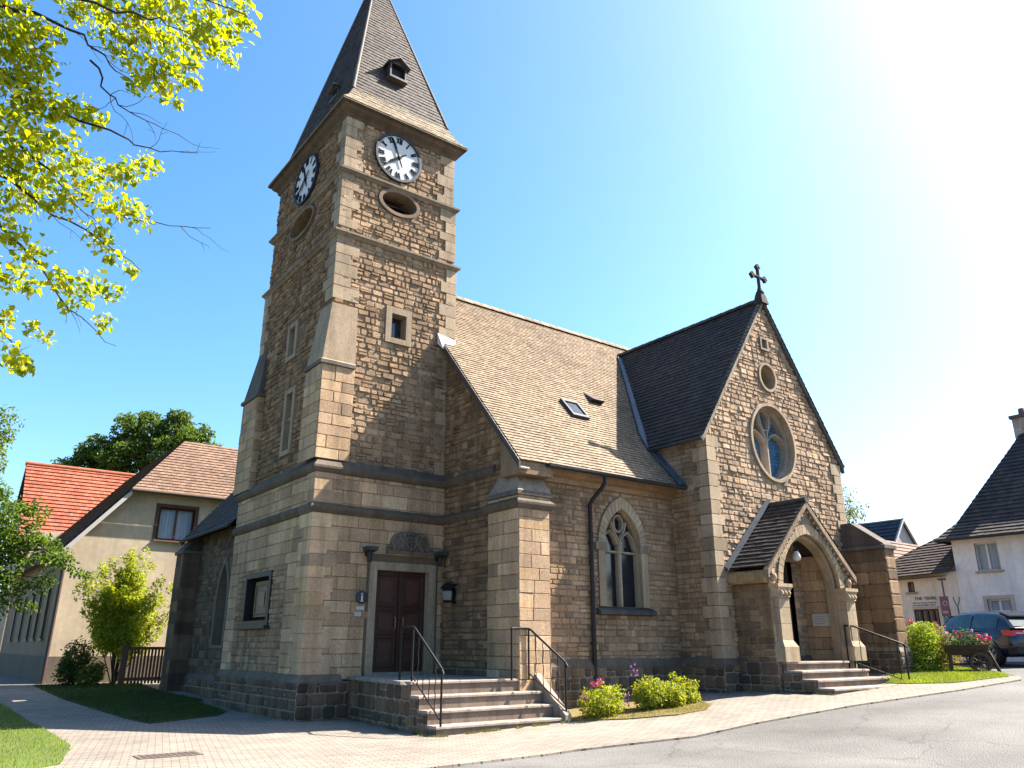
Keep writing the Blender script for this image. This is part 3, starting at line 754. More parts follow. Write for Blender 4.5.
# spire dormers
def dormer(base, out, side, s=1.0):
    """base = point where its sill meets the slope; out = outward; side = along the wall"""
    m_ = MB(); up_ = Vector((0, 0, 1)); B = Vector(base); DK = (.05, .042, .036)
    w_, h_, dp = .3*s, .62*s, .2
    P = lambda a, b, c: B+side*a+out*b+up_*c
    m_.face([P(-w_, dp*.3, 0), P(w_, dp*.3, 0), P(w_, dp*.3, h_), P(-w_, dp*.3, h_)], (.006, .006, .008))
    for sg in (-1, 1):
        m_.hexa([P(sg*w_, -.5, -.02), P(sg*(w_+.05), -.5, -.02), P(sg*(w_+.05), dp, -.02), P(sg*w_, dp, -.02)], [P(sg*w_, -.5, h_), P(sg*(w_+.05), -.5, h_), P(sg*(w_+.05), dp, h_), P(sg*w_, dp, h_)], DK)
        e0, e1 = P(sg*(w_+.14), dp+.1, h_-.04), P(sg*(w_+.14), -.5, h_-.04); r0, r1 = P(0, dp+.1, h_+.28*s), P(0, -.6, h_+.28*s)
        t = Vector((0, 0, .05)); m_.hexa([e0, e1, r1, r0], [e0+t, e1+t, r1+t, r0+t], (.1, .085, .07))
    m_.face([P(-w_, dp, h_), P(w_, dp, h_), P(0, dp, h_+.24*s)], DK)
    m_.hexa([P(-w_-.08, -.3, -.08), P(w_+.08, -.3, -.08), P(w_+.08, dp+.06, -.08), P(-w_-.08, dp+.06, -.08)], [P(-w_-.08, -.3, -.02), P(w_+.08, -.3, -.02), P(w_+.08, dp+.06, -.02), P(-w_-.08, dp+.06, -.02)], (.12, .1, .085))
    o = m_.build('spire_dormer', M['wood']); o.parent = spire; o.data.transform(Matrix.Translation(-church.location))
def on_spire(face, z, off=0):
    t = (z-hz)/(SP.z-hz)
    if face == 'f': return Vector((SP.x+off, hy0+(SP.y-hy0)*t, z))
    return Vector((hx0+(SP.x-hx0)*t, SP.y+off, z))
dormer(on_spire('f', 17.0, -.08), Vector((0, -1, 0)), Vector((1, 0, 0)), .72)
dormer(on_spire('l', 16.7, -.55)+Vector((.2, 0, 0)), Vector((-1, 0, 0)), Vector((0, -1, 0)), .5)

# ---- tower buttresses with weathered heads
def buttress(x0, x1, y0, y1, z0, z1, z2, dirs, name='buttress', st=ASHLAR, band=None, faces='fl', top=None, capc=(.2, .17, .14)):
    """upright of dressed blocks under a sloped head; dirs = which sides slope back (f, l, b)"""
    m_ = MB()
    if 'f' in faces: wall(m_, front(y0), rect(x0, x1, z0, z1), (), st)
    if 'l' in faces: wall(m_, left(x0), rect(-y1, -y0, z0, z1), (), st)
    if 'b' in faces: wall(m_, Pl((0, y1, 0), (-1, 0, 0)), rect(-x1, -x0, z0, z1), (), st)
    if 'r' in faces: wall(m_, Pl((x1, 0, 0), (0, 1, 0)), rect(y0, y1, z0, z1), (), st)
    o = add(m_, name, M['stone'], church)
    c_ = MB(); e = .06
    bt = [Vector((x0-e*('l' in faces), y0-e*('f' in faces), z1)), Vector((x1+e*('r' in faces), y0-e*('f' in faces), z1)), Vector((x1+e*('r' in faces), y1+e*('b' in faces), z1)), Vector((x0-e*('l' in faces), y1+e*('b' in faces), z1))]
    up_ = [b+Vector((0, 0, .09)) for b in bt]
    tx0 = top[0] if top else (x1-.02 if 'l' in dirs else x0); ty0 = top[1] if top else (y1-.02 if 'f' in dirs else y0)
    tx1 = top[2] if top else x1; ty1 = top[3] if top else (y0+.02 if 'b' in dirs else y1)
    sh = [Vector((x0 if 'l' in faces else bt[0].x, y0 if 'f' in faces else bt[0].y, z1+.13)), Vector((x1, y0 if 'f' in faces else bt[0].y, z1+.13)), Vector((x1, y1, z1+.13)), Vector((x0 if 'l' in faces else bt[0].x, y1, z1+.13))]
    tp = [Vector((tx0, ty0, z2)), Vector((tx1, ty0, z2)), Vector((tx1, ty1, z2)), Vector((tx0, ty1, z2))]
    c_.hexa(bt, up_, (.15, .13, .11)); 
    n = 4
    for lo, hi in ((up_, sh), (sh, tp)):
        for i in range(4): c_.face([lo[i], lo[(i+1) % 4], hi[(i+1) % 4], hi[i]], jit(capc))
    c_.face(tp, capc)
    h = c_.build('buttress_head', M['dressed']); h.parent = o; h.data.transform(Matrix.Translation(-church.location))
    return o
# front corner of the shaft: clasping, its paler head colour paints in sunlight
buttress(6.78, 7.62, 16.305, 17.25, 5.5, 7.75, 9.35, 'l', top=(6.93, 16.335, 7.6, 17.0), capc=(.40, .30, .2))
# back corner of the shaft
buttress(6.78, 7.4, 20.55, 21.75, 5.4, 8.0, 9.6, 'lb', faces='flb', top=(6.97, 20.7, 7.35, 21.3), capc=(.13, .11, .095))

# ---- nave: gable wall, side wall, corner buttress
mb = MB(); pl = left(GX)
zr = lambda y: nroof(y)-.16
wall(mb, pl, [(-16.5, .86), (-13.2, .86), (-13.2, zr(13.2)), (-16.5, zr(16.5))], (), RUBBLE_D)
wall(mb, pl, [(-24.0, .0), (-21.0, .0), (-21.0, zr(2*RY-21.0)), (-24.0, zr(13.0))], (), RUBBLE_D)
quoins(mb, GX, 13.35, 1, 1, .9, 4.3, ASH, .02, .3, .62)
add(mb, 'gable_wall', M['stone'], church)
buttress(10.08, 10.92, 13.1, 14.2, .0, 4.56, 5.2, 'fl', faces='flr', top=(10.3, 13.42, 10.92, 14.0), capc=(.30, .25, .19))
NW_I = arch(13.46, .6, 2.33, 3.72, 4.62); NW_O = arch(13.46, .81, 2.33, 3.72, 4.92)
mb = MB(); fn = front(NY)
wall(mb, fn, rect(10.9, TXL+.02, 1.15, 5.5), [NW_I], SNECK, extra=[NW_O])
add(mb, 'nave_wall', M['stone'], church)
mb = MB(); wall(mb, Pl((0, NY-.08, 0), (1, 0, 0)), rect(10.9, TXL, -.05, 1.05), (), PLINTH); add(mb, 'nave_plinth', M['stone'], church)
mb = MB(); sweep(mb, [(10.95, NY), (TXL, NY)], [(0, .96), (.10, .98), (.105, 1.06), (.0, 1.24)], (.14, .11, .082)); add(mb, 'plinth_course', M['dressed'], church)
# nave window with two lights and tracery
def sub(mb_, name, m, parent):
    o = mb_.build(name, m); o.parent = parent; o.data.transform(Matrix.Translation(-church.location)); return o
fr = MB(); ring(fr, fn, NW_I, NW_O, .045, .24, (.42, .34, .24), True, 1, .006, [(.44,.34,.23),(.40,.31,.205),(.46,.365,.25)])
block(fr, fn, 12.57, 12.91, 3.6, 3.78, .02, .06, (.25, .2, .15)); block(fr, fn, 14.01, 14.35, 3.6, 3.78, .02, .06, (.25, .2, .15))
win = add(fr, 'nave_window', M['dressed'], church)
gl = MB(); pane(gl, fn, NW_I, -.225); sub(gl, 'pane', M['glassdark'], win)
tr = MB(); TC = (.42, .335, .235)
bar(tr, fn, [(13.46, 2.3), (13.46, 3.85)], .085, -.22, -.06, TC); bar(tr, fn, [(12.9, 3.6), (14.02, 3.6)], .055, -.22, -.1, TC)
for s_ in (-1, 1):
    bar(tr, fn, [(13.46, 3.82), (13.46+s_*.07, 3.96), (13.46+s_*.2, 4.15), (13.46+s_*.24, 4.32)], .06, -.22, -.08, TC)
    bar(tr, fn, [(13.46+s_*.57, 3.66), (13.46+s_*.46, 3.96), (13.46+s_*.31, 4.1), (13.46+s_*.15, 3.98), (13.46+s_*.05, 3.78)], .05, -.22, -.09, TC)
bar(tr, fn, [(13.46+.155*math.sin(a*math.pi/8), 4.28+.2*math.cos(a*math.pi/8)) for a in range(17)], .06, -.22, -.09, TC)
bar(tr, fn, NW_I+[NW_I[0]], .05, -.22, -.07, TC)
sub(tr, 'tracery', M['dressed'], win)
sl = MB(); sl.hexa([fn.p(12.55, 2.14, 0), fn.p(14.37, 2.14, 0), fn.p(14.37, 2.16, .16), fn.p(12.55, 2.16, .16)], [fn.p(12.55, 2.32, 0), fn.p(14.37, 2.32, 0), fn.p(14.37, 2.25, .16), fn.p(12.55, 2.25, .16)], (.09, .085, .08)); sub(sl, 'sill', M['dressed'], win)

# ---- nave roof
TAN = [(.29,.21,.135),(.31,.225,.145),(.27,.195,.13),(.33,.245,.16),(.25,.18,.12)]
XE = 20.8
V_ = Vector((0, 1, SL)).normalized(); LEN = (Vector((0, RY-12.95, SL*(RY-12.95)))).length
mb = MB()
o0 = Vector((10.02, 12.95, nroof(12.95)))
tiles(mb, o0, (1, 0, 0), V_, rect(0, XE-10.02, 0, LEN), .115, .15, TAN, lift=.021)
# north slope
Vn = Vector((0, -1, SL)).normalized()
tiles(mb, Vector((XE, 2*RY-12.95, nroof(12.95))), (-1, 0, 0), Vn, rect(0, XE-10.02, 0, LEN), .115, .15, TAN, lift=.021)
# thickness at verge and eave, ridge tiles
def slab_edge(m_, a, b, th, c, wd=.0):
    a, b = Vector(a), Vector(b); m_.face([a-Vector((0, 0, th)), b-Vector((0, 0, th)), b, a], c)
x = 10.02
while x < XE:
    m_ = mb; L = .34; t = Vector((x, RY, RZ+.05))
    vs = []; n = 7
    for e in (0, L):
        for k in range(n):
            a = math.pi*k/(n-1); vs.append((x+e+(.0), RY+.14*math.cos(a), RZ-.06+.15*math.sin(a)+(.012 if e == 0 else 0)))
    mb.mesh(vs, [(k, k+1, n+k+1, n+k) for k in range(n-1)], jit(random.choice(TAN), .2), 0, True); x += L
roof = add(mb, 'nave_roof', M['tile'], church)
m_ = MB()   # verge boards on the gable
for s_, ya in ((1, 12.95),):
    for (yy0, yy1) in ((12.95, RY), (2*RY-12.95, RY)):
        a = Vector((9.98, yy0, nroof(12.95))); b = Vector((9.98, yy1, RZ)); t = Vector((0, 0, -.2)); e = Vector((.05, 0, 0)); u_ = Vector((0, 0, -.012))
        m_.hexa([a+t, b+t, b+t+e, a+t+e], [a+u_, b+u_, b+u_+e, a+u_+e], (.06, .05, .045))
        m_.hexa([a+t+e, b+t+e, b+t+Vector((.3, 0, 0)), a+t+Vector((.3, 0, 0))], [a+t+e+Vector((0,0,.03)), b+t+e+Vector((0,0,.03)), b+t+Vector((.3, 0, .03)), a+t+Vector((.3, 0, .03))], (.09, .07, .055))
sub(m_, 'verge_board', M['wood'], roof)
m_ = MB(); # white flashing where the verge meets the tower
a = nroof(16.4); m_.hexa([(9.93, 16.38, a-.2), (10.45, 16.38, a-.16), (10.4, 16.08, a-.46), (9.93, 16.12, a-.42)], [(9.93, 16.38, a+.1), (10.48, 16.38, a+.02), (10.36, 16.08, a-.4), (9.93, 16.12, a-.34)], (.62, .62, .62))
sub(m_, 'flashing', M['paint'], roof)
# skylight and vent on the slope
def on_roof(x, y, d=0): return Vector((x, y, nroof(y)))+Vector((0, -SL, 1)).normalized()*d
def roof_box(x0, x1, y0, y1, d0, d1, c, m_): m_.hexa([on_roof(x0, y0, d0), on_roof(x1, y0, d0), on_roof(x1, y1, d0), on_roof(x0, y1, d0)], [on_roof(x0, y0, d1), on_roof(x1, y0, d1), on_roof(x1, y1, d1), on_roof(x0, y1, d1)], c)
m_ = MB()
for q in ((12.94, 13.52, 14.54, 14.6), (12.94, 13.52, 14.98, 15.04), (12.94, 13.0, 14.6, 14.98), (13.46, 13.52, 14.6, 14.98)): roof_box(*q, 0, .1, (.05, .05, .055), m_)
sk = sub(m_, 'skylight', M['iron'], roof)
m_ = MB(); roof_box(13.0, 13.46, 14.6, 14.98, .0, .07, (.5, .5, .5), m_); sub(m_, 'skylight_pane', M['glass'], roof)
m_ = MB(); a, b, c, d = on_roof(14.25, 15.28, .02), on_roof(14.75, 15.28, .02), on_roof(14.7, 15.62, .01), on_roof(14.3, 15.62, .01)
e, f_ = on_roof(14.3, 15.24, .16), on_roof(14.7, 15.24, .16); m_.face([a, b, f_, e], (.02, .02, .02)); m_.face([e, f_, c, d], (.1, .075, .06)); m_.face([a, e, d], (.08, .06, .05)); m_.face([b, c, f_], (.08, .06, .05))
sub(m_, 'roof_vent', M['tile'], roof)
# eaves: timber cornice under the tiles, gutter and downpipe
m_ = MB(); sweep(m_, [(10.92, NY), (TXL, NY)], [(0, 5.0), (.06, 5.02), (.08, 5.12), (.2, 5.16), (.22, 5.24), (.36, 5.27)], (.30, .19, .10)); add(m_, 'eaves_cornice', M['wood'], church)
m_ = MB(); m_.hexa([(10.04, 12.99, 5.0), (10.95, 12.99, 5.0), (10.95, 13.7, 5.0), (10.04, 13.7, 5.0)], [(10.04, 12.99, nroof(12.99)-.06), (10.95, 12.99, nroof(12.99)-.06), (10.95, 13.7, nroof(13.7)-.06), (10.04, 13.7, nroof(13.7)-.06)], (.26, .18, .11)); add(m_, 'kneeler', M['dressed'], church)
m_ = MB(); n = 8; GY, GZ = 12.93, 5.28; vs = []
for xx in (10.75, TXL-.02):
    for k in range(n+1):
        a = math.pi+math.pi*k/n; vs.append((xx, GY+.075*math.cos(a), GZ+.075*math.sin(a)))
m_.mesh(vs, [(k, k+1, n+2+k, n+1+k) for k in range(n)]+[tuple(range(n+1)), tuple(range(2*n+1, n, -1))], (.03, .032, .036)); m_.tube([(10.75, GY-.078, GZ), (TXL-.02, GY-.078, GZ)], .012, 6, (.03, .032, .036))
add(m_, 'gutter', M['iron'], church)
m_ = MB(); m_.tube([(12.48, GY, 5.22), (12.48, GY, 5.06), (12.46, 13.05, 4.93), (12.4, 13.28, 4.72), (12.38, 13.36, 4.6), (12.38, 13.36, .2)], .05, 8, (.022, .022, .025))
for z in (1.5, 2.6, 3.7): m_.lathe((12.38, 13.36, z), [(.05, 0), (.065, .005), (.065, .05), (.05, .055)], 10, (.022, .022, .025)); m_.box(12.35, 12.41, 13.36, NY, z+.01, z+.04, (.022, .022, .025))
add(m_, 'downpipe', M['iron'], church)

# ---- transept (gabled front)
TEZ = 6.72; TAP = 10.95; TSL = (TAP-TEZ)/(TXC-TXL)
ft = front(TY)
ROI = circ(TXC-.15, 6.72, .92, 44, 1.02); ROO = circ(TXC-.15, 6.72, 1.0, 44, 1.1)
OC = circ(TXC-.1, 8.6, .33, 30, .36); OCO = circ(TXC-.1, 8.6, .4, 30, .43)
SQ = rect(TXC-.22, TXC+.02, 9.46, 9.74); SQO = rect(TXC-.28, TXC+.08, 9.41, 9.79)
PX0, PX1, PXC, PY = 15.85, 19.15, 17.5, 11.15
mb = MB()
gable = [(TXL, TEZ-.02), (TXR, TEZ-.02), (TXC, TAP-.06)]
DI = rect(16.55, 18.35, 1.12, 3.55)
wall(mb, ft, rect(TXL, TXR, 1.2, TEZ), [c for c in (ROI,)] and [clip(ROI, rect(TXL, TXR, 1.2, TEZ)), DI], RUBBLE_L, extra=[clip(ROO, rect(TXL, TXR, 1.2, TEZ))])
wall(mb, ft, gable, [clip(ROI, rect(TXL, TXR, TEZ-.02, 12)), OC, SQ], RUBBLE_L, extra=[clip(ROO, rect(TXL, TXR, TEZ-.02, 12)), OCO, SQO])
wall(mb, left(TXL), rect(-17.0, -TY, 1.2, TEZ), (), SNECK)
wall(mb, Pl((TXR, 0, 0), (0, 1, 0)), rect(TY, 20, .2, TEZ), (), SNECK)
add(mb, 'front_gable_wall', M['stone'], church)
corner(TXL, TY, 1, 1, 1.2, 6.5, ASH, .05, .42, .28); corner(TXR, TY, -1, 1, 4.6, 6.5, ASH, .05, .42, .28)
mb = MB()
wall(mb, front(TY-.08), rect(TXL-.08, 21.0, .15, 1.1), (), PLINTH); wall(mb, left(TXL-.08), rect(-NY, -TY+.08, .1, 1.1), (), PLINTH)
add(mb, 'front_plinth', M['stone'], church)
mb = MB(); sweep(mb, [(TXL, NY), (TXL, TY), (21.0, TY)], [(0, .98), (.10, 1.0), (.105, 1.09), (.0, 1.28)], (.14, .11, .082)); add(mb, 'plinth_course', M['dressed'], church)
# rose window
fr = MB(); ring(fr, ft, ROI, ROO, .08, .42, (.40, .305, .21), True, 1, .004, None)
rw = add(fr, 'rose_window', M['dressed'], church)
gl = MB(); pane(gl, ft, ROI, -.36); sub(gl, 'pane', M['glasssky'], rw)
tr = MB(); rc = TXC-.15; rv = 6.72; TC = (.40, .33, .26)
bar(tr, ft, [(rc, rv-1.0), (rc, rv+.12)], .12, -.36, -.14, TC)
for s_ in (-1, 1):
    bar(tr, ft, [(rc, rv+.05), (rc+s_*.06, rv+.25), (rc+s_*.17, rv+.52), (rc+s_*.26, rv+.92)], .085, -.36, -.16, TC)
    bar(tr, ft, [(rc+s_*.92, rv+.08), (rc+s_*.75, rv+.24), (rc+s_*.45, rv+.34), (rc+s_*.2, rv+.22), (rc+s_*.04, rv+.06)], .075, -.36, -.17, TC)
bar(tr, ft, [(rc+.27*math.sin(a*math.pi/9), rv+.67+.29*math.cos(a*math.pi/9)) for a in range(19)], .07, -.36, -.17, TC)
bar(tr, ft, ROI+[ROI[0]], .1, -.36, -.12, TC)
sub(tr, 'tracery', M['dressed'], rw)
fr = MB(); ring(fr, ft, OC, OCO, .075, .35, (.40, .305, .21)); f = add(fr, 'round_window', M['dressed'], church); gl = MB(); pane(gl, ft, OC, -.3, (.1, .08, .05)); sub(gl, 'pane', M['wood'], f)
fr = MB(); ring(fr, ft, SQ, SQO, .075, .3, (.40, .33, .24)); f = add(fr, 'gable_opening', M['dressed'], church); gl = MB(); pane(gl, ft, SQ, -.25, (.02, .018, .015)); sub(gl, 'pane', M['wood'], f)
# transept roof
DKT = [(.05,.042,.036),(.06,.05,.043),(.042,.035,.031),(.07,.056,.046),(.055,.045,.038)]
oe = .22; tx = lambda x: TEZ+TSL*(x-TXL)
mb = MB(); Vl = Vector((1, 0, TSL)).normalized(); TL = (Vector((TXC-TXL+oe, 0, TSL*(TXC-TXL+oe)))).length
yend = RY+.6
tiles(mb, Vector((TXL-oe, yend, tx(TXL-oe)+.06)), (0, -1, 0), Vl, rect(0, yend-TY+.12, 0, TL), .16, .2, DKT, lift=.024)
Vr = Vector((-1, 0, TSL)).normalized()
tiles(mb, Vector((TXR+oe, TY-.12, tx(TXL-oe)+.06)), (0, 1, 0), Vr, rect(0, yend-TY+.12, 0, TL), .16, .2, DKT, lift=.024)
y = TY-.12
while y < yend:
    vs = []; n = 7
    for e in (0, .36):
        for k in range(n):
            a = math.pi*k/(n-1); vs.append((TXC+.13*math.cos(a), y+e, TAP-.02+.14*math.sin(a)+(.012 if e == 0 else 0)))
    mb.mesh(vs, [(k+1, k, n+k, n+k+1) for k in range(n-1)], jit((.06, .05, .043), .2), 0, True); y += .36
troof = add(mb, 'front_gable_roof', M['slate'], church)
m_ = MB()   # coping along the gable
for s_ in (-1, 1):
    xe = TXC+s_*(TXC-TXL+oe); ze = tx(TXL-oe)+.04
    a = Vector((xe, TY-.1, ze)); b = Vector((TXC, TY-.1, TAP+.07)); nseg = 9
    for k in range(nseg):
        p, q = a.lerp(b, k/nseg+.002), a.lerp(b, (k+1)/nseg-.002); t = Vector((0, 0, -.17)); e = Vector((0, .11, 0)); up_ = Vector((0, 0, .02))
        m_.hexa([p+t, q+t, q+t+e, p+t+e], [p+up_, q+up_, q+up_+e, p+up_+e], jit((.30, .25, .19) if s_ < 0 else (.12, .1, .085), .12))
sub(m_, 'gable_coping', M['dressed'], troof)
m_ = MB(); m_.tube([(TXL-oe-.03, TY-.1, tx(TXL-oe)-.02), (TXL-oe-.03, 14.3, tx(TXL-oe)-.02)], .05, 8, (.05, .05, .055)); add(m_, 'gutter', M['iron'], church)
# lead valley between both roofs
m_ = MB(); LD = (.07, .105, .15)
def valley(x): z = tx(x); return Vector((x, 13.0+(z-EZ)/SL, z+.05))
va = [valley(TXC-.15), valley(16.8), valley(TXL+.05), Vector((TXL-.06, 13.9, nroof(13.9)+.05)), Vector((TXL-.04, 13.4, nroof(13.4)+.05)), Vector((TXL-.03, 12.93, nroof(12.93)+.05))]
wd = [.1, .1, .13, .15, .16, .16]
for i in range(len(va)-1):
    a, b = va[i], va[i+1]; na = Vector((0, -SL, 1)).normalized(); d = (b-a).normalized(); sd = na.cross(d).normalized()
    if sd.x > 0: sd = -sd
    q = [a+sd*wd[i]*1.3, a-sd*wd[i]*.4+Vector((0, 0, .06)), b-sd*wd[i+1]*.4+Vector((0, 0, .06)), b+sd*wd[i+1]*1.3]
    up_ = na*.022; m_.hexa(q, [p+up_ for p in q], LD)
    m_.tube([a+sd*wd[i]*1.3+up_, b+sd*wd[i+1]*1.3+up_], .025, 6, LD)
add(m_, 'valley_flashing', M['lead'], church)
# stone cross on the apex
m_ = MB(); CX, CY, CZ = TXC, TY-.04, TAP+.1; DC = (.05, .045, .04)
m_.hexa([(CX-.16, CY-.16, CZ-.2), (CX+.16, CY-.16, CZ-.2), (CX+.16, CY+.16, CZ-.2), (CX-.16, CY+.16, CZ-.2)], [(CX-.1, CY-.1, CZ+.12), (CX+.1, CY-.1, CZ+.12), (CX+.1, CY+.1, CZ+.12), (CX-.1, CY+.1, CZ+.12)], DC)
m_.lathe((CX, CY, CZ+.12), [(.1, 0), (.13, .04), (.08, .12), (.06, .2)], 12, DC)
m_.tube([(CX, CY, CZ+.25), (CX, CY, CZ+.98)], .05, 8, DC); m_.tube([(CX-.27, CY, CZ+.68), (CX+.27, CY, CZ+.68)], .048, 8, DC)
for dx, dz in ((-.29, .68), (.29, .68), (0, 1.0)):
    for ax, az in ((.055, 0), (-.055, 0), (0, .055), (0, -.055)): m_.lathe((CX+dx+ax, CY-.045, CZ+dz+az), [(0, 0), (.05, .005), (.055, .045), (.05, .085), (0, .09)], 8, DC, 0, Vector((0, 1, 0)))
add(m_, 'roof_cross', M['dressed'], church)
# big sloping buttress at the right corner, lit end narrow
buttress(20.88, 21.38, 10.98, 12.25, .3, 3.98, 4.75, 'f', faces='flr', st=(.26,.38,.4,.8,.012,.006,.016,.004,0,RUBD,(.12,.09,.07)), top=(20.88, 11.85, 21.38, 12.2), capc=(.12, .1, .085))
mb = MB(); wall(mb, front(10.93), rect(20.83, 21.43, .55, 1.35), (), PLINTH); wall(mb, left(20.83), rect(-12.2, -10.93, .5, 1.3), (), PLINTH); wall(mb, Pl((21.43, 0, 0), (0, 1, 0)), rect(10.93, 12.2, .5, 1.35), (), PLINTH)
mb.hexa([(20.83, 10.93, 1.35), (21.43, 10.93, 1.35), (21.43, 12.2, 1.35), (20.83, 12.2, 1.35)], [(20.87, 10.97, 1.44), (21.39, 10.97, 1.44), (21.39, 12.2, 1.44), (20.87, 12.2, 1.44)], (.3, .26, .2))
add(mb, 'buttress_foot', M['stone'], church)

# ---- porch
FZ = 1.14; PEZ = 3.16; PAP = 4.86; PSL = (PAP-PEZ)/(PXC-PX0+.2)
fp = front(PY)
AI = arch(PXC, 1.2, FZ, 2.75, 4.1, 12); AO = arch(PXC, 1.38, FZ, 2.75, 4.34, 12)
mb = MB()
ptop = lambda x: PEZ+PSL*(PX1+.2-abs(0)-PX1) if 0 else PAP-PSL*abs(x-PXC)
gp_ = [(PX0, FZ), (PX1, FZ), (PX1, ptop(PX1)-.1), (PXC, PAP-.1), (PX0, ptop(PX0)-.1)]
wall(mb, fp, gp_, [AI], (.2,.3,.25,.5,.01,.008,.025,.008,.1,RUBL,MORT), extra=[AO])
wall(mb, left(PX0), rect(-TY, -PY, FZ, PEZ-.05), (), (.1,.2,.2,.45,.014,.008,.025,.01,.15,RUBD,(.36,.26,.16)))
wall(mb, Pl((PX1, 0, 0), (0, 1, 0)), rect(PY, TY, FZ, PEZ-.05), (), SNECK)
# inner faces and floor
for xx, s_ in ((PXC-1.27, 1), (PXC+1.27, -1)):
    P_ = Pl((xx, 0, 0), (0, s_, 0)); r_ = rect(PY+.25, TY, FZ, 3.7) if s_ > 0 else rect(-TY, -PY-.25, FZ, 3.7)
    wall(mb, P_, r_, (), ASHLAR)
mb.box(PX0+.02, PX1-.02, PY+.02, TY-.05, .2, FZ, (.3, .26, .21))
porch = add(mb, 'porch', M['stone'], church)
mb = MB(); wall(mb, left(PX0-.05), rect(-TY, -PY+.05, .2, FZ), (), PLINTH); wall(mb, front(PY-.05), rect(PX0-.05, 15.93, .2, FZ), (), PLINTH); sub(mb, 'porch_plinth', M['stone'], porch)
mb = MB()
open_i = AI[1:]+[AI[0]]; open_o = AO[1:]+[AO[0]]
ring(mb, fp, open_i, open_o, .06, .3, (.40, .32, .22), False, 1, .008, [(.40,.30,.195),(.37,.28,.18),(.42,.32,.21)])
# inner order of the arch
ai2 = arch(PXC, 1.11, FZ, 2.75, 3.99, 12); ao2 = arch(PXC, 1.2, FZ, 2.75, 4.1, 12)
ring(mb, fp, ai2[1:]+[ai2[0]], ao2[1:]+[ao2[0]], -.08, .3, (.36, .27, .17), False)
# carved hood following the gable
for s_ in (-1, 1):
    a = Vector((PXC+s_*(PXC-PX0+.2), PY-.14, ptop(PX0-.2)-.04)); b = Vector((PXC, PY-.14, PAP+.02))
    for k in range(8):
        p, q = a.lerp(b, k/8+.003), a.lerp(b, (k+1)/8-.003); t = Vector((0, 0, -.13)); e = Vector((0, .13, 0)); u_ = Vector((0, 0, .02))
        mb.hexa([p+t, q+t, q+t+e, p+t+e], [p+u_, q+u_, q+u_+e, p+u_+e], jit((.29, .215, .145), .14))
    for k in range(15):    # carved leaf bosses inside the moulding
        p = a.lerp(b, (k+.5)/15)+Vector((0, .06, -.19)); mb.lathe(p, [(0, -.03), (.03, -.02), (.042, .0), (.03, .03), (0, .035)], 7, jit((.34, .26, .175), .15), 0, Vector((0, -1, 0)))
    mb.lathe(Vector((PXC+s_*1.56, PY-.05, 2.98)), [(0, -.1), (.08, -.07), (.1, 0), (.08, .08), (0, .12)], 9, (.34, .26, .175))
sub(mb, 'porch_arch', M['dressed'], porch)
def pier(x0, x1):
    m_ = MB(); y0, y1 = PY-.16, PY+.24; c = lambda: jit((.42, .32, .21), .1)
    z = FZ+.5
    m_.hexa([(x0-.07, y0-.08, FZ), (x1+.07, y0-.08, FZ), (x1+.07, y1, FZ), (x0-.07, y1, FZ)], [(x0-.07, y0-.08, FZ+.32), (x1+.07, y0-.08, FZ+.32), (x1+.07, y1, FZ+.32), (x0-.07, y1, FZ+.32)], c())
    m_.hexa([(x0-.07, y0-.08, FZ+.322), (x1+.07, y0-.08, FZ+.322), (x1+.07, y1, FZ+.322), (x0-.07, y1, FZ+.322)], [(x0, y0, FZ+.46), (x1, y0, FZ+.46), (x1, y1, FZ+.46), (x0, y1, FZ+.46)], c())
    z = FZ+.462
    while z < 2.5:
        h = min(.36, 2.52-z); m_.box(x0, x1, y0, y1, z, z+h-.006, c()); z += h
    o = sub(m_, 'porch_pier', M['dressed'], porch)
    m_ = MB()
    prof = [(0, 2.52), (.025, 2.55), (.015, 2.6), (.03, 2.66), (.06, 2.74), (.065, 2.76)]
    for i in range(len(prof)-1):
        (e0, z0), (e1, z1) = prof[i], prof[i+1]
        m_.hexa([(x0-e0, y0-e0, z0), (x1+e0, y0-e0, z0), (x1+e0, y1, z0), (x0-e0, y1, z0)], [(x0-e1, y0-e1, z1-.001), (x1+e1, y0-e1, z1-.001), (x1+e1, y1, z1-.001), (x0-e1, y1, z1-.001)], c())
    m_.box(x0-.08, x1+.08, y0-.08, y1, 2.762, 2.84, c())
    n = max(3, int((x1-x0)/.11))
    for k in range(n): m_.lathe((x0+(k+.5)*(x1-x0)/n, y0-.045, 2.63), [(0, -.07), (.05, -.04), (.055, .02), (0, .08)], 7, c())
    o2 = m_.build('capital', M['dressed']); o2.parent = porch; o2.data.transform(Matrix.Translation(-church.location))
pier(PX0+.06, PXC-1.19); pier(PXC+1.19, PX1-.06)
# porch roof
mb = MB(); L_ = (Vector((PXC-PX0+.2, 0, PSL*(PXC-PX0+.2)))).length; pe = lambda x: PAP-PSL*abs(x-PXC)
tiles(mb, Vector((PX0-.2, TY-.02, pe(PX0-.2)+.07)), (0, -1, 0), Vector((1, 0, PSL)), rect(0, TY-PY+.12, 0, L_), .15, .19, DKT, lift=.026)
tiles(mb, Vector((PX1+.2, PY-.14, pe(PX0-.2)+.07)), (0, 1, 0), Vector((-1, 0, PSL)), rect(0, TY-PY+.12, 0, L_), .15, .19, DKT, lift=.026)
mb.tube([(PXC, PY-.16, PAP+.08), (PXC, TY, PAP+.08)], .07, 8, (.07, .058, .05))
sub(mb, 'porch_roof', M['slate'], porch)
mb = MB(); mb.box(PX0-.17, PX0+.02, PY+.02, TY-.02, PEZ-.3, PEZ-.02, (.34, .22, .11))
for yy in (PY+.25, PY+.75): mb.box(PX0-.2, PX0-.168, yy, yy+.3, PEZ-.26, PEZ-.06, (.4, .26, .13))
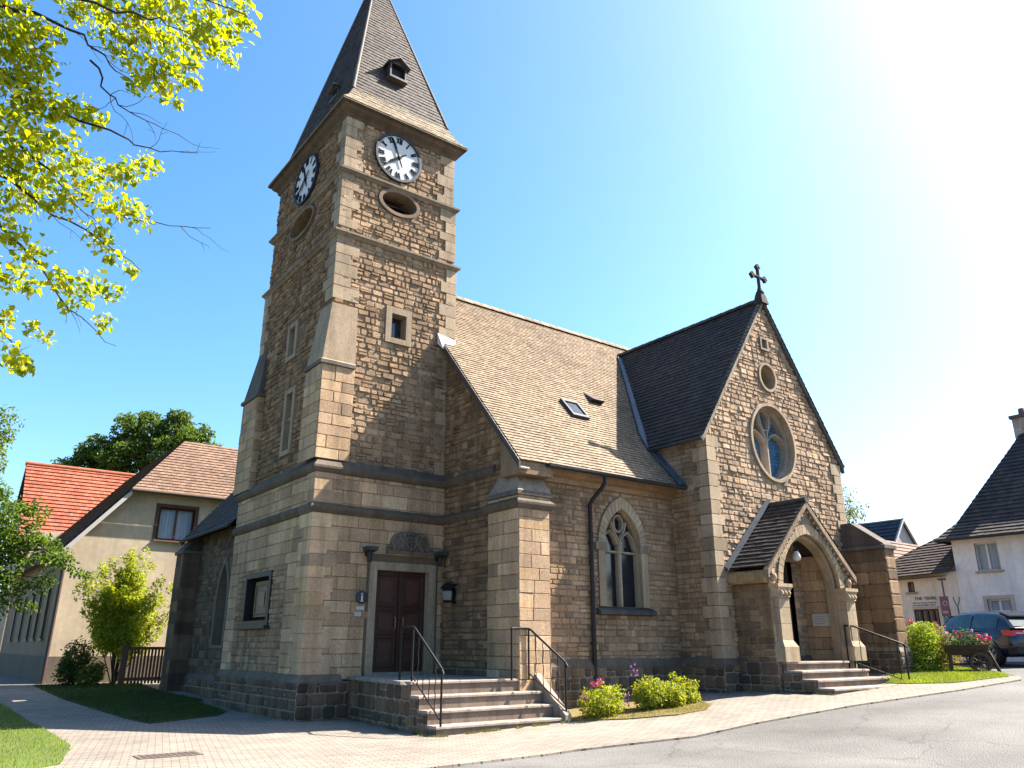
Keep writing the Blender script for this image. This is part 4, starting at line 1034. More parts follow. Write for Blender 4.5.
sub(mb, 'eaves_board', M['wood'], porch)
mb = MB(); mb.box(PX1-.02, PX1+.17, PY+.02, TY-.02, PEZ-.3, PEZ-.02, (.34, .22, .11)); sub(mb, 'eaves_board', M['wood'], porch)
m_ = MB()   # lead flashing where the porch roof meets the wall
for s_ in (-1, 1):
    a = Vector((PXC+s_*(PXC-PX0+.3), TY-.06, pe(PX0-.3)+.1)); b = Vector((PXC, TY-.06, PAP+.14)); m_.hexa([a, b, b+Vector((0, -.1, 0)), a+Vector((0, -.1, 0))], [a+Vector((0, 0, .12)), b+Vector((0, 0, .12)), b+Vector((0, -.1, .05)), a+Vector((0, -.1, .05))], (.06, .075, .095))
sub(m_, 'flashing', M['lead'], porch)
# porch door, recessed in the front wall
def door_leaf(m_, pl, u0, u1, v0, v1, d, c, cp):
    block(m_, pl, u0, u1, v0, v1, d-.06, d, c)
    n = 3; hs = [(.05, .33), (.37, .6), (.64, .95)]
    for a, b in hs:
        for (x0, x1) in ((.12, .88),):
            U0, U1 = u0+(u1-u0)*x0, u0+(u1-u0)*x1; V0, V1 = v0+(v1-v0)*a, v0+(v1-v0)*b
            ring(m_, pl, rect(U0+.05, U1-.05, V0+.05, V1-.05), rect(U0, U1, V0, V1), d+.02-d*0, -d+.01, c) if 0 else None
            bar(m_, pl, rect(U0, U1, V0, V1)+[(U0, V0)], .05, d, d+.025, c)
            block(m_, pl, U0+.09, U1-.09, V0+.09, V1-.09, d, d+.018, cp)
mb = MB(); door_leaf(mb, ft, 16.55, 17.45, FZ, 3.55, -.12, (.05, .028, .018), (.06, .034, .02)); door_leaf(mb, ft, 17.45, 18.35, FZ, 3.55, -.12, (.05, .028, .018), (.06, .034, .02))
pd = add(mb, 'porch_door', M['wood'], church)
for x in (17.38, 17.52): mb = MB(); mb.tube([(x, TY+.06, 2.1), (x, TY+.03, 2.1), (x, TY+.03, 2.3), (x, TY+.06, 2.3)], .012, 6, (.2, .15, .07)); sub(mb, 'handle', M['iron'], pd)
# porch steps
STC = (.37, .30, .25)
def flight(x0, x1, ys, zs, yback, name, x1s=None):
    m_ = MB()
    for i, (y, z) in enumerate(zip(ys, zs)):
        zb = zs[i-1] if i else z-.35
        xr = x1s[i] if x1s else x1
        m_.box(x0+.02+.003*i, xr-.01-.003*i, y+.03, yback-.004*i, zb-.2, z-.05, jit((STC[0]*.6, STC[1]*.56, STC[2]*.52), .08))
        k = 3; xs = [x0]+sorted(x0+(xr-x0)*((j+1)/k+random.uniform(-.06, .06)) for j in range(k-1))+[xr]
        for a, b in zip(xs, xs[1:]):
            n = 6; yb = ys[i+1]+.1 if i+1 < len(ys) else yback
            e = .012; c = jit(STC, .07)
            m_.hexa([(a+.002, y, z-.045), (b-.002, y, z-.045), (b-.002, yb, z-.049), (a+.002, yb, z-.049)], [(a+.002, y+.0, z-e), (b-.002, y+.0, z-e), (b-.002, yb, z-e), (a+.002, yb, z-e)], c)
            m_.hexa([(a+.002, y, z-e), (b-.002, y, z-e), (b-.002, yb, z-e), (a+.002, yb, z-e)], [(a+.01, y+e, z), (b-.01, y+e, z), (b-.01, yb, z), (a+.01, yb, z)], c)
    return m_
mb = flight(15.93, 18.5, [9.88, 10.24, 10.6, 10.96], [.63, .79, .96, 1.139], PY+.3, 'steps', [19.1, 18.9, 18.66, 18.45])
ps = add(mb, 'porch_steps', M['dressed'], church)
mb = MB(); P_ = left(15.90)
for i, (y, z) in enumerate(zip([9.92, 10.28, 10.64], [.6, .76, .93])): wall(mb, P_, rect(-PY, -y, .2, z-.03) if i == 0 else rect(-PY, -y, [.6, .76, .93][i-1]-.03, z-.03), (), PLINTH)
sub(mb, 'step_side_wall', M['stone'], ps)

# ---- main door steps and landing
LZ = .868
mb = flight(7.62, 10.46, [12.2, 12.5, 12.8, 13.1], [.19, .415, .64, LZ], 13.3, 'steps', [10.5, 10.47, 10.46, 10.45])
es = add(mb, 'entrance_steps', M['dressed'], church)
mb = MB(); q_ = [(7.64, 13.3), (GX-.04, 13.3), (GX-.04, by0-.02), (7.98, by0-.02)]
mb.hexa([(x, y, .2) for x, y in q_], [(x, y, LZ-.06) for x, y in q_], (.3, .25, .2))
for i in range(3):
    for j in range(3):
        f0, f1, y0, y1 = i/3, (i+1)/3, 13.46+.94*j, 13.46+.94*(j+1); lx = lambda y: 7.6+.335*(y-13.1)/3.2-.03
        X_ = lambda f, y: lx(y)+(GX-lx(y))*f
        b_ = [(X_(f0, y0)+.003, y0+.003), (X_(f1, y0)-.003, y0+.003), (X_(f1, y1)-.003, y1-.003), (X_(f0, y1)+.003, y1-.003)]; zt = LZ+random.uniform(-.003, .002)
        mb.hexa([(x, y, LZ-.058) for x, y in b_], [(x, y, zt) for x, y in b_], jit((.30, .27, .235), .1))
sub(mb, 'landing', M['dressed'], es)
mb = MB(); P_ = Pl((7.95, 16.3, 0), (-.335, -3.2, 0))
wall(mb, P_, rect(0, 3.2175, -.15, LZ-.062), (), PLINTH)
for y, z1 in ((12.82, .585), (12.52, .36), (12.22, .135)): wall(mb, left(7.615), rect(-y-.3, -y, -.15, z1), (), (.1,.2,.14,.3,.012,.005,.02,.01,.1,PLI,(.33,.27,.2)))
sub(mb, 'landing_wall', M['stone'], es)
mb = MB(); # raking kerb on the right end of the flight
prof = [(12.16, .05), (12.16, .24), (13.12, .98), (13.4, .98), (13.4, .05)]
mb.hexa([(10.47, y, z) for y, z in prof], [(10.62, y, z) for y, z in prof], (.33, .27, .21)); sub(mb, 'stair_kerb', M['dressed'], es)

# ---- main door
mb = MB()
dfi = DOOR; dfo = rect(8.3, 10.04, .86, 3.3)
ring(mb, fb, [dfi[1], dfi[2], dfi[3], dfi[0]], [dfo[1], dfo[2], dfo[3], dfo[0]], .035, .24, (.38, .295, .205), False)
block(mb, fb, 8.3, 10.04, .84, .93, -.3, .03, (.28, .24, .2))
df = add(mb, 'door_surround', M['dressed'], church)
DW = (.055, .02, .011); DP = (.08, .029, .016)
mid_ = 9.17
mb = MB(); door_leaf(mb, fb, 8.48, mid_-.004, .93, 3.12, -.16, DW, DP); door_leaf(mb, fb, mid_+.004, 9.86, .93, 3.12, -.16, DW, DP)
block(mb, fb, mid_-.03, mid_+.03, .93, 3.12, -.16, -.12, DW)
dr = add(mb, 'entrance_door', M['wood'], church)
for x in (mid_-.1, mid_+.1): mb = MB(); mb.tube([fb.p(x, 1.85, -.16), fb.p(x, 1.85, -.09), fb.p(x, 2.1, -.09), fb.p(x, 2.1, -.16)], .014, 6, (.3, .2, .08)); sub(mb, 'handle', M['iron'], dr)
# carved relief over the door: a wreathed shield between two supporters
mb = MB(); RC = (.17, .14, .11); cu, cv = 9.3, 3.74
block(mb, fb, cu-.62, cu+.62, 3.5, 3.58, 0, .07, RC)
outl = [(-.5,-.16),(.5,-.16),(.5,.1),(.42,.22),(.3,.19),(.2,.26),(.08,.3),(-.08,.3),(-.2,.26),(-.3,.19),(-.42,.22),(-.5,.1)]
ctr = (0, .05)
for i in range(len(outl)):
    a, b = outl[i], outl[(i+1) % len(outl)]; mb.face([fb.p(cu+ctr[0], cv+ctr[1], .06), fb.p(cu+a[0], cv+a[1], .03), fb.p(cu+b[0], cv+b[1], .03)], RC); mb.face([fb.p(cu+a[0], cv+a[1], -.01), fb.p(cu+b[0], cv+b[1], -.01), fb.p(cu+b[0], cv+b[1], .03), fb.p(cu+a[0], cv+a[1], .03)], RC)
rr = random.Random(3)
for s_ in (-1, 1):
    for k in range(26):
        t = k/25; r = .1+.2*t; a = t*9+1; p = [(cu+s_*(.24+.13*math.cos(a)*(1-t*.5)), cv+.02+.2*math.sin(a*.7+.5)*(1-.3*t))]
        mb.lathe(fb.p(p[0][0], p[0][1], .02), [(.0, .09), (.03, .075), (.045, .03), (.045, 0)], 6, jit(RC, .3), 0, fb.N)
    bar(mb, fb, [(cu+s_*.42, cv-.15), (cu+s_*.5, cv+.02), (cu+s_*.4, cv+.2), (cu+s_*.28, cv+.16), (cu+s_*.2, cv+.02), (cu+s_*.26, cv-.12)], .06, 0, .1, jit(RC, .2))
    bar(mb, fb, [(cu+s_*.62, cv-.12), (cu+s_*.5, cv-.06), (cu+s_*.4, cv-.14)], .06, 0, .09, RC)
bar(mb, fb, [(cu-.14, cv+.14), (cu+.14, cv+.14), (cu+.12, cv-.04), (cu, cv-.14), (cu-.12, cv-.04), (cu-.14, cv+.14)], .045, .03, .12, (.17, .15, .13))
bar(mb, fb, [(cu, cv+.13), (cu, cv-.12)], .03, .05, .11, RC); bar(mb, fb, [(cu-.12, cv+.04), (cu+.12, cv+.04)], .03, .05, .11, RC)
for k in range(5): mb.lathe(fb.p(cu-.14+.07*k, cv+.2+.03*(2-abs(k-2)), .02), [(0, .1), (.03, .08), (.035, 0)], 6, RC, 0, fb.N)
add(mb, 'carved_relief', M['dressed'], church)

# ---- low north wing behind the tower
WING = (.13,.24,.16,.5,.013,.006,.03,.02,.25,PLI,(.13,.105,.08))  # near-black stones: the shade on this wing is put into their colour
ax = 7.15; AY = 26.0; WT = arch(-22.9, .42, 1.5, 2.75, 3.7, 8); WTo = arch(-22.9, .56, 1.42, 2.75, 3.9, 8)
mb = MB(); la = left(ax)
wall(mb, la, rect(-AY, -by1, .7, 4.7), [WT], WING, extra=[WTo])
ag = [(-14.5, -.3), (-ax, -.3), (-ax, 4.7), (-10.6, 8.6), (-14.5, 8.6)]
wall(mb, Pl((0, AY, 0), (-1, 0, 0)), ag, (), WING)
add(mb, 'wing_wall', M['stone'], church)
mb = MB(); wall(mb, left(ax-.07), rect(-AY, -by1, -.3, .62), (), PLINTH); add(mb, 'wing_plinth', M['stone'], church)
mb = MB(); sweep(mb, [(ax, AY), (ax, by1)], [(0, .52), (.08, .54), (.085, .6), (0, .74)], (.12, .105, .09)); add(mb, 'plinth_course', M['dressed'], church)
fr = MB(); ring(fr, la, WT, WTo, .02, .28, (.2, .165, .125)); f = add(fr, 'lancet_window', M['dressed'], church); gl = MB(); pane(gl, la, WT, -.24); sub(gl, 'pane', M['glassdark'], f)
buttress(6.62, 7.3, 25.35, 26.1, -.3, 4.15, 4.9, 'lb', faces='flb', st=(.3,.38,.4,.7,.008,.006,.012,.0,0,PLI,(.16,.13,.1)), top=(7.13, 25.45, 7.3, 25.95), capc=(.09, .08, .07))
mb = MB(); asl = 1.2; o_ = Vector((6.72, AY+.2, 4.62)); Lw = Vector((4.0, 0, 4.0*asl)).length
tiles(mb, o_, (0, -1, 0), Vector((1, 0, asl)), rect(0, AY+.2-by1-.02, 0, Lw), .16, .2, DKT, lift=.024)
tiles(mb, Vector((14.72, by1+.3, 4.62)), (0, 1, 0), Vector((-1, 0, asl)), rect(0, AY-by1-.1, 0, Lw), .16, .2, DKT, lift=.024)
mb.hexa([(6.72, AY+.2, 4.45), (10.72, AY+.2, 4.45+4*asl), (10.72, AY+.14, 4.45+4*asl), (6.72, AY+.14, 4.45)], [(6.72, AY+.2, 4.6), (10.72, AY+.2, 4.6+4*asl), (10.72, AY+.14, 4.6+4*asl), (6.72, AY+.14, 4.6)], (.05, .042, .036))
mb.tube([(6.68, AY+.15, 4.58), (6.68, by1+.1, 4.58)], .05, 8, (.03, .03, .032))
add(mb, 'wing_roof', M['slate'], church)
# far north wall of the nave, out of sight
mb = MB(); plate(mb, Pl((0, 2*RY-NY, 0), (-1, 0, 0)), rect(-XE, -GX, 0, 5.5), (), (.3, .24, .17)); plate(mb, Pl((XE-.2, 0, 0), (0, 1, 0)), [(NY, 0), (2*RY-NY, 0), (2*RY-NY, 5.5), (RY, RZ-.1), (NY, 5.5)], (), (.3, .24, .17)); add(mb, 'rear_wall', M['stone'], church)

# ================================================================== THINGS ON THE CHURCH
IRON = (.009, .009, .01)
def handrail(name, top, foot, label, cat='handrail', group=None, extra=None, n=5, kerb=None):
    """stair rail: top post, sloping hand rail with a curl, foot post and thin balusters; top/foot are the post feet"""
    t, f_ = Vector(top), Vector(foot); h = .95
    root = empty(name, f_, label, cat, group)
    m_ = MB(); T, F = t+Vector((0, 0, h)), f_+Vector((0, 0, h-.02)); d = (F-T)
    run = [extra[0]] if extra else []
    pts = ([Vector(extra)+Vector((0, 0, h))] if extra else [])+[T+Vector((0, 0, 0)), T+d*.06+Vector((0, 0, .015)), F, F+d.normalized()*.06-Vector((0, 0, .05))]
    m_.tube(pts, .022, 8, IRON); add(m_, 'hand_rail', M['iron'], root)
    for p in [t, f_]+([Vector(extra)] if extra else []):
        m_ = MB(); m_.tube([p-Vector((0, 0, .03)), p+Vector((0, 0, h))], .02, 8, IRON); add(m_, 'post', M['iron'], root)
    for k in range(1, n):
        p = t.lerp(f_, k/n); m_ = MB(); q = p+Vector((0, 0, .1)); e = p+Vector((0, 0, h-.01))
        tw = [q.lerp(e, j/10)+Vector((.007*math.sin(j*1.7+k), .007*math.cos(j*1.7+k), 0))*(1 if 0 < j < 10 else 0) for j in range(11)]
        m_.tube(tw, .009, 6, IRON); add(m_, 'baluster', M['iron'], root)
    m_ = MB(); m_.tube([t+Vector((0, 0, .1)), f_+Vector((0, 0, .1))], .014, 6, IRON); add(m_, 'bottom_rail', M['iron'], root)
    return root
handrail('handrail', (7.75, 13.3, LZ), (7.72, 12.22, .17), 'black iron handrail left of the wooden door steps', extra=(7.95, 14.1, LZ), n=5)
handrail('handrail', (10.3, 13.06, LZ), (10.56, 12.24, .25), 'black iron handrail right of the wooden door steps, before the sunlit buttress', extra=(9.86, 13.05, LZ), n=5)
handrail('handrail', (18.75, 11.0, 1.0), (19.25, 9.98, .58), 'curved black iron handrail beside the porch steps and the dark right buttress', extra=(18.62, 11.08, 1.0), n=7)
# two small floodlights over the door
def spot(x, z, label):
    r = empty('floodlight', (x, by0, z), label, 'floodlight', 'floodlights over the church door')
    m_ = MB(); m_.box(x-.05, x+.05, by0-.03, by0, z-.06, z+.1, (.03, .03, .03)); m_.tube([(x, by0-.02, z+.05), (x, by0-.14, z+.07)], .02, 6, IRON); add(m_, 'bracket', M['iron'], r)
    m_ = MB(); m_.hexa([(x-.13, by0-.1, z+.02), (x+.13, by0-.1, z+.02), (x+.13, by0-.3, z+.06), (x-.13, by0-.3, z+.06)], [(x-.15, by0-.1, z+.12), (x+.15, by0-.1, z+.12), (x+.15, by0-.3, z+.14), (x-.15, by0-.3, z+.14)], (.05, .05, .055)); m_.lathe((x, by0-.16, z-.2), [(.0, 0), (.05, .01), (.06, .2), (.03, .24)], 10, (.035, .035, .035)); add(m_, 'lamp_head', M['iron'], r)
spot(8.2, 3.46, 'small dark floodlight left of the carved relief above the wooden door'); spot(10.06, 3.46, 'small dark floodlight right of the carved relief above the wooden door')
# lantern on the gable wall
r = empty('wall_lantern', (GX, 15.75, 2.6), 'black wall lantern with a pale glass on rubble wall beside the wooden door', 'lantern')
m_ = MB(); m_.box(GX-.03, GX, 15.68, 15.82, 2.4, 2.85, IRON); m_.tube([(GX-.02, 15.75, 2.8), (GX-.1, 15.75, 2.9), (GX-.2, 15.75, 2.86)], .015, 6, IRON); add(m_, 'bracket', M['iron'], r)
m_ = MB(); m_.lathe((GX-.2, 15.75, 2.42), [(.0, 0), (.09, .01), (.1, .04), (.13, .3), (.19, .32), (.1, .42), (.03, .46), (0, .47)], 6, IRON, smooth=False); add(m_, 'lantern_cage', M['iron'], r)
m_ = MB(); m_.lathe((GX-.2, 15.75, 2.48), [(.108, 0), (.128, .2)], 6, (.22, .23, .22), smooth=False); add(m_, 'glass', M['gloss'], r)
# round plaque and notice plates left of the door
r = empty('round_plaque', (8.13, by0, 2.5), 'round dark plaque with a pale figure on the ashlar left of the door', 'plaque')
m_ = MB(); m_.lathe((8.13, by0, 2.5), [(.14, 0), (.14, .03), (.11, .045), (0, .045)], 20, (.05, .05, .055), 0, Vector((0, -1, 0))); add(m_, 'disc', M['iron'], r)
m_ = MB(); pf = front(by0-.046); block(m_, pf, 8.11, 8.15, 2.42, 2.54, 0, .008, (.6, .6, .58)); m_.lathe(pf.p(8.13, 2.575, 0), [(.022, 0), (.022, .008), (0, .008)], 10, (.6, .6, .58), 0, Vector((0, -1, 0))); block(m_, pf, 8.09, 8.17, 2.41, 2.425, 0, .008, (.6, .6, .58)); add(m_, 'figure', M['paint'], r)
for i, (x0, x1, z0, z1, c, lb_) in enumerate([(8.02, 8.2, 2.24, 2.31, (.6, .58, .54), 'upper thin white notice plate under the round plaque beside the door'), (7.98, 8.14, 2.1, 2.19, (.52, .5, .46), 'lower left pale notice plate under the round plaque beside the door'), (8.16, 8.3, 2.06, 2.2, (.34, .2, .12), 'reddish brown notice plate nearest the door frame under the round plaque')]):
    r = empty('notice_plate', ((x0+x1)/2, by0, z0), lb_, 'notice', 'notice plates beside the door')
    m_ = MB(); block(m_, fb, x0, x1, z0, z1, .014, .03, c); add(m_, 'plate', M['paint'], r)
    m_ = MB()
    for k in range(3): block(m_, fb, x0+.02, x1-.02-.03*(k % 2), z0+(z1-z0)*(.2+.28*k), z0+(z1-z0)*(.28+.28*k), .03, .032, (c[0]*.5, c[1]*.5, c[2]*.5))
    add(m_, 'print_lines', M['paint'], r)
# pendant lamp and notice in the porch
r = empty('pendant_lamp', (17.35, 11.6, 4.3), 'small white globe lamp hanging inside the pointed porch arch', 'lamp')
m_ = MB(); m_.tube([(17.27, 11.3, 4.4), (17.27, 11.3, 3.7)], .01, 6, IRON); add(m_, 'chain', M['iron'], r)
m_ = MB(); m_.lathe((17.27, 11.3, 3.44), [(0, 0), (.09, .03), (.1, .11), (.085, .18), (.05, .24), (.03, .27)], 14, (.55, .53, .48)); add(m_, 'globe', M['gloss'], r)
m_ = MB(); m_.lathe((17.27, 11.3, 3.68), [(.06, 0), (.07, .03), (.02, .06)], 10, IRON); add(m_, 'cap', M['iron'], r)
r = empty('notice_sheet', (18.6, 11.7, 2.0), 'white paper notice on the inner right wall of the porch', 'notice')
P_ = Pl((PXC+1.24, 0, 0), (0, -1, 0)); m_ = MB(); block(m_, P_, -12.0, -11.5, 1.95, 2.25, 0, .012, (.55, .52, .47)); add(m_, 'sheet', M['paint'], r)
m_ = MB()
for k in range(4): block(m_, P_, -11.96, -11.56+(-.1 if k % 2 else 0), 2.19-.06*k, 2.2-.06*k, .012, .014, (.2, .19, .18))
add(m_, 'print_lines', M['paint'], r)

# ================================================================== HOUSES
def wmat(parent, mb_, name, m): return add(mb_, name, m, parent)
def window(parent, pl, u0, u1, v0, v1, cf, lights=2, depth=.14, sill=(.3, .28, .25), transom=None, tint_curtain=None, name='window', surround=None):
    """an opening frame with its pane, sash bars and sill; the wall plate leaves the hole"""
    m_ = MB(); I = rect(u0, u1, v0, v1); fw = .06
    m_i = rect(u0+fw, u1-fw, v0+fw, v1-fw)
    ring(m_, pl, m_i, rect(u0-.002, u1+.002, v0-.002, v1+.002), -depth+.06, .03, cf)
    for k in range(4):
        a, b = I[k], I[(k+1) % 4]; m_.face([pl.p(*a, 0.003), pl.p(*b, 0.003), pl.p(*b, -depth), pl.p(*a, -depth)], surround or (.5, .47, .42))
    if surround: ring(m_, pl, I, rect(u0-.12, u1+.12, v0-.02, v1+.12), .02, .02, surround)
    f = wmat(parent, m_, name, M['paint'])
    g = MB(); pane(g, pl, m_i, -depth+.015); gl = g.build('pane', M['glass'])
    b = MB()
    for k in range(1, lights): x = u0+(u1-u0)*k/lights; block(b, pl, x-.035, x+.035, v0+fw, v1-fw, -depth+.02, -depth+.075, cf)
    if transom: block(b, pl, u0+fw, u1-fw, v0+(v1-v0)*transom-.025, v0+(v1-v0)*transom+.025, -depth+.02, -depth+.068, cf)
    kids = [gl]
    if b.f: kids.append(b.build('sash_bar', M['paint']))
    if sill: c_ = MB(); block(c_, pl, u0-.08, u1+.08, v0-.06, v0, .0, .1, sill); kids.append(c_.build('sill', M['paint']))
    if tint_curtain:
        c_ = MB(); n = 22
        for k in range(n):
            x0, x1 = u0+fw+(u1-u0-2*fw)*k/n, u0+fw+(u1-u0-2*fw)*(k+1)/n
            d = -depth+.018+.004*(k % 2); c_.face([pl.p(x0, v0+fw, d), pl.p(x1, v0+fw, -depth+.022-.004*(k % 2)), pl.p(x1, v1-fw, -depth+.022-.004*(k % 2)), pl.p(x0, v1-fw, d)], jit(tint_curtain, .15))
        kids.append(c_.build('tint_curtain', M['paint']))
    p = parent; Mx = (Matrix.Translation(p.location) @ p.rotation_euler.to_matrix().to_4x4()).inverted()
    for o in kids: o.parent = f; o.data.transform(Mx)
    return f

# ---- cream house on the left
HX, HY, HZ = 4.06, 30.0, .2
cream = empty('house', (9, 34, .3), 'cream rendered house with brown tiled roof and dark left slope, behind the lime green shrub', 'house')
CR = (.55, .45, .325)
mb = MB(); pf = front(HY); HW = rect(6.8, 8.05, 5.05, 6.22)
ls = lambda x: 4.5+1.2*(x-3.9)
plate(mb, pf, [(HX, HZ+.95), (14, HZ+.95), (14, 6.74), (5.84, 6.74), (HX, ls(HX)-.1)], [HW], CR)
o = wmat(cream, mb, 'front_wall', M['plaster'])
mb = MB(); pls = left(HX); SW = [rect(-y-.75, -y, 1.7, 3.35) for y in (31.3, 33.2, 35.1, 37.5, 40.2)]
plate(mb, pls, rect(-44, -HY, HZ+.95, 4.55), SW, (.27, .20, .135)); plate(mb, Pl((0, 44, 0), (-1, 0, 0)), rect(-14, -HX, 0, 6.7), (), CR); plate(mb, Pl((14, 0, 0), (0, 1, 0)), rect(HY, 44, 0, 6.7), (), CR)  # left side darker than the other walls: its shade is painted in
wmat(cream, mb, 'side_wall', M['plaster'])
mb = MB(); mb.box(HX-.04, 14.04, HY-.04, 44.04, -.2, HZ+.95, (.16, .13, .1)); wmat(cream, mb, 'plinth', M['plaster'])
window(cream, pf, *[6.8, 8.05, 5.05, 6.22], (.12, .055, .03), 2, .16, (.16, .09, .05), tint_curtain=(.33, .42, .5), surround=(.10, .05, .03))
for r_ in SW: window(cream, pls, r_[0][0], r_[1][0], 1.7, 3.35, (.16, .11, .07), 2, .14, (.2, .16, .12), .65, surround=(.2, .15, .1))
BRT = [(.22,.135,.092),(.24,.148,.10),(.2,.122,.084)]
mb = MB(); e0 = Vector((5.72, 29.68, 6.7)); fs = 1.1
hr = 9.2; hy_ = 29.68+(hr-6.7)/fs; hx_ = 3.9+(hr-4.5)/1.2
slope(mb, [e0, Vector((14.3, 29.68, 6.7)), Vector((14.3, hy_, hr)), Vector((hx_, hy_, hr))], .17, .2, BRT, lift=.03)
slope(mb, [Vector((14.3, 44.3, 6.7)), Vector((5.72, 44.3, 6.7)), Vector((hx_, 44.3-(hr-6.7)/fs, hr)), Vector((14.3, 44.3-(hr-6.7)/fs, hr))], .22, .24, BRT, lift=.035)
mb.hexa([(hx_, hy_-.01, hr-.02), (14.3, hy_-.01, hr-.02), (14.3, 44.3-(hr-6.7)/fs, hr-.02), (hx_, 44.3-(hr-6.7)/fs, hr-.02)], [(hx_+.3, hy_+.4, hr+.06), (14.0, hy_+.4, hr+.06), (14.0, 41, hr+.06), (hx_+.3, 41, hr+.06)], (.2, .14, .1))
rf = wmat(cream, mb, 'roof', M['tile'])
mb = MB(); slope(mb, [Vector((3.72, 44.3, 4.29)), Vector((3.72, 29.66, 4.29)), Vector((5.74, 29.66, 6.72)), Vector((hx_, hy_, hr)), Vector((hx_, 42, hr))], .24, .26, [(.10,.065,.055),(.12,.08,.065),(.085,.055,.05)], lift=.035)  # darker tiles than the front slope, painting in shade away from the sun
wmat(cream, mb, 'side_roof', M['tile'])
mb = MB(); a, b = Vector((3.68, 29.62, 4.2)), Vector((5.76, 29.62, 6.7)); t = Vector((0, 0, -.2)); e = Vector((0, .1, 0)); mb.hexa([a+t, b+t, b+t+e, a+t+e], [a, b, b+e, a+e], (.5, .47, .43)); wmat(cream, mb, 'bargeboard', M['paint'])
mb = MB(); mb.tube([(5.72, 29.6, 6.66), (14.3, 29.6, 6.66)], .07, 8, (.1, .07, .05)); wmat(cream, mb, 'gutter', M['iron'])
mb = MB(); mb.tube([(HX+.02, HY-.08, 4.3), (HX-.02, HY-.08, .3)], .06, 8, (.06, .04, .035)); wmat(cream, mb, 'downpipe', M['iron'])
# ---- red roofed house behind it
red = empty('house', (6, 50, .3), 'house with a bright orange red tiled roof and dark brown gable, behind the cream house', 'house')
RX0, RX1, RYE, RYR = 4.2, 10.5, 45.4, 48.6; RZE, RZR = 6.4, 10.75
mb = MB(); plate(mb, front(45.9), rect(RX0, RX1, 0, 6.6), (), (.45, .35, .24)); plate(mb, Pl((RX1, 0, 0), (0, 1, 0)), [(45.9, 0), (51.3, 0), (51.3, 6.6), (48.6, 10.5), (45.9, 6.6)], (), (.45, .35, .24)); plate(mb, Pl((0, 51.3, 0), (-1, 0, 0)), rect(-RX1, -RX0, 0, 6.6), (), (.45, .35, .24)); wmat(red, mb, 'wall', M['plaster'])
mb = MB(); P_ = left(RX0); wall(mb, P_, [(-51.3, 0), (-45.9, 0), (-45.9, 6.9), (-48.6, 10.5), (-51.3, 6.9)], (), (.25,.25,1.5,3,.01,.004,.01,0,0,[(.13,.075,.05),(.11,.065,.045)],(.06,.04,.03))); wmat(red, mb, 'gable', M['wood'])
RDT = [(.36,.10,.055),(.39,.115,.062),(.32,.085,.048)]
mb = MB(); slope(mb, [Vector((RX0-.2, RYE, RZE)), Vector((RX1+.2, RYE, RZE)), Vector((RX1+.2, RYR, RZR)), Vector((RX0-.2, RYR, RZR))], .26, .21, RDT, lift=.06); slope(mb, [Vector((RX1+.2, 2*RYR-RYE, RZE)), Vector((RX0-.2, 2*RYR-RYE, RZE)), Vector((RX0-.2, RYR, RZR)), Vector((RX1+.2, RYR, RZR))], .3, .24, RDT, lift=.07)
mb.tube([(RX0-.25, RYR, RZR+.03), (RX1+.25, RYR, RZR+.03)], .12, 8, (.36, .12, .06)); wmat(red, mb, 'roof', M['tile'])

# ---- white house on the right
WX = 30.0
wh = empty('house', (34, 9, 1), 'white rendered house with a steep dark hipped roof and chimney, behind the blue car', 'house')
WH = (.86, .82, .80); mb = MB(); P_ = left(WX)
W1 = rect(-12.5, -11.75, 3.95, 4.92); W2 = rect(-12.4, -11.65, 1.75, 3.0); W3 = rect(-9.9, -9.1, 3.95, 4.92); W4 = rect(-9.9, -9.1, 1.75, 3.0)
plate(mb, P_, rect(-13.25, -3.0, .7, 5.25), [W1, W2, W3, W4], WH); plate(mb, Pl((0, 13.25, 0), (-1, 0, 0)), rect(-38, -WX, .7, 5.25), (), WH); plate(mb, front(3.0), rect(WX, 38, .7, 5.25), (), WH)
wmat(wh, mb, 'wall', M['plaster'])
for r_ in (W1, W2, W3, W4): window(wh, P_, r_[0][0], r_[1][0], r_[0][1], r_[2][1], (.72, .70, .68), 2, .14, (.35, .33, .32), .68 if r_[0][1] < 3 else None, tint_curtain=(.30, .36, .42), surround=(.5, .42, .36) if r_[0][1] < 3 else None)  # pleated sheets added to give the panes a blue-grey glass look
mb = MB(); WDT = [(.045,.034,.03),(.055,.042,.036),(.038,.029,.026),(.065,.048,.04)]
c0, c1, c2, c3 = Vector((29.5, 13.6, 5.1)), Vector((29.5, 2.5, 5.1)), Vector((38.5, 2.5, 5.1)), Vector((38.5, 13.6, 5.1))
k0, k1, k2, k3 = Vector((30.4, 13.1, 5.75)), Vector((30.4, 3.1, 5.75)), Vector((37.6, 3.1, 5.75)), Vector((37.6, 13.1, 5.75))
r0, r1 = Vector((34, 11.35, 9.75)), Vector((34, 5.1, 9.75))
for q in ([c0, c1, k1, k0], [k0, k1, r1, r0], [c1, c2, k2, k1], [k1, k2, r1], [c2, c3, k3, k2], [k2, k3, r0, r1], [c3, c0, k0, k3], [k3, k0, r0]): slope(mb, q, .22, .24, WDT, lift=.03)
mb.face([c3, c2, c1, c0], (.3, .24, .17)); 
for a, b in ((c0, c1), (c1, c2), (c3, c0)): t = Vector((0, 0, -.08)); mb.face([a+t, b+t, b, a], (.05, .04, .035))
rf = wmat(wh, mb, 'roof', M['slate'])
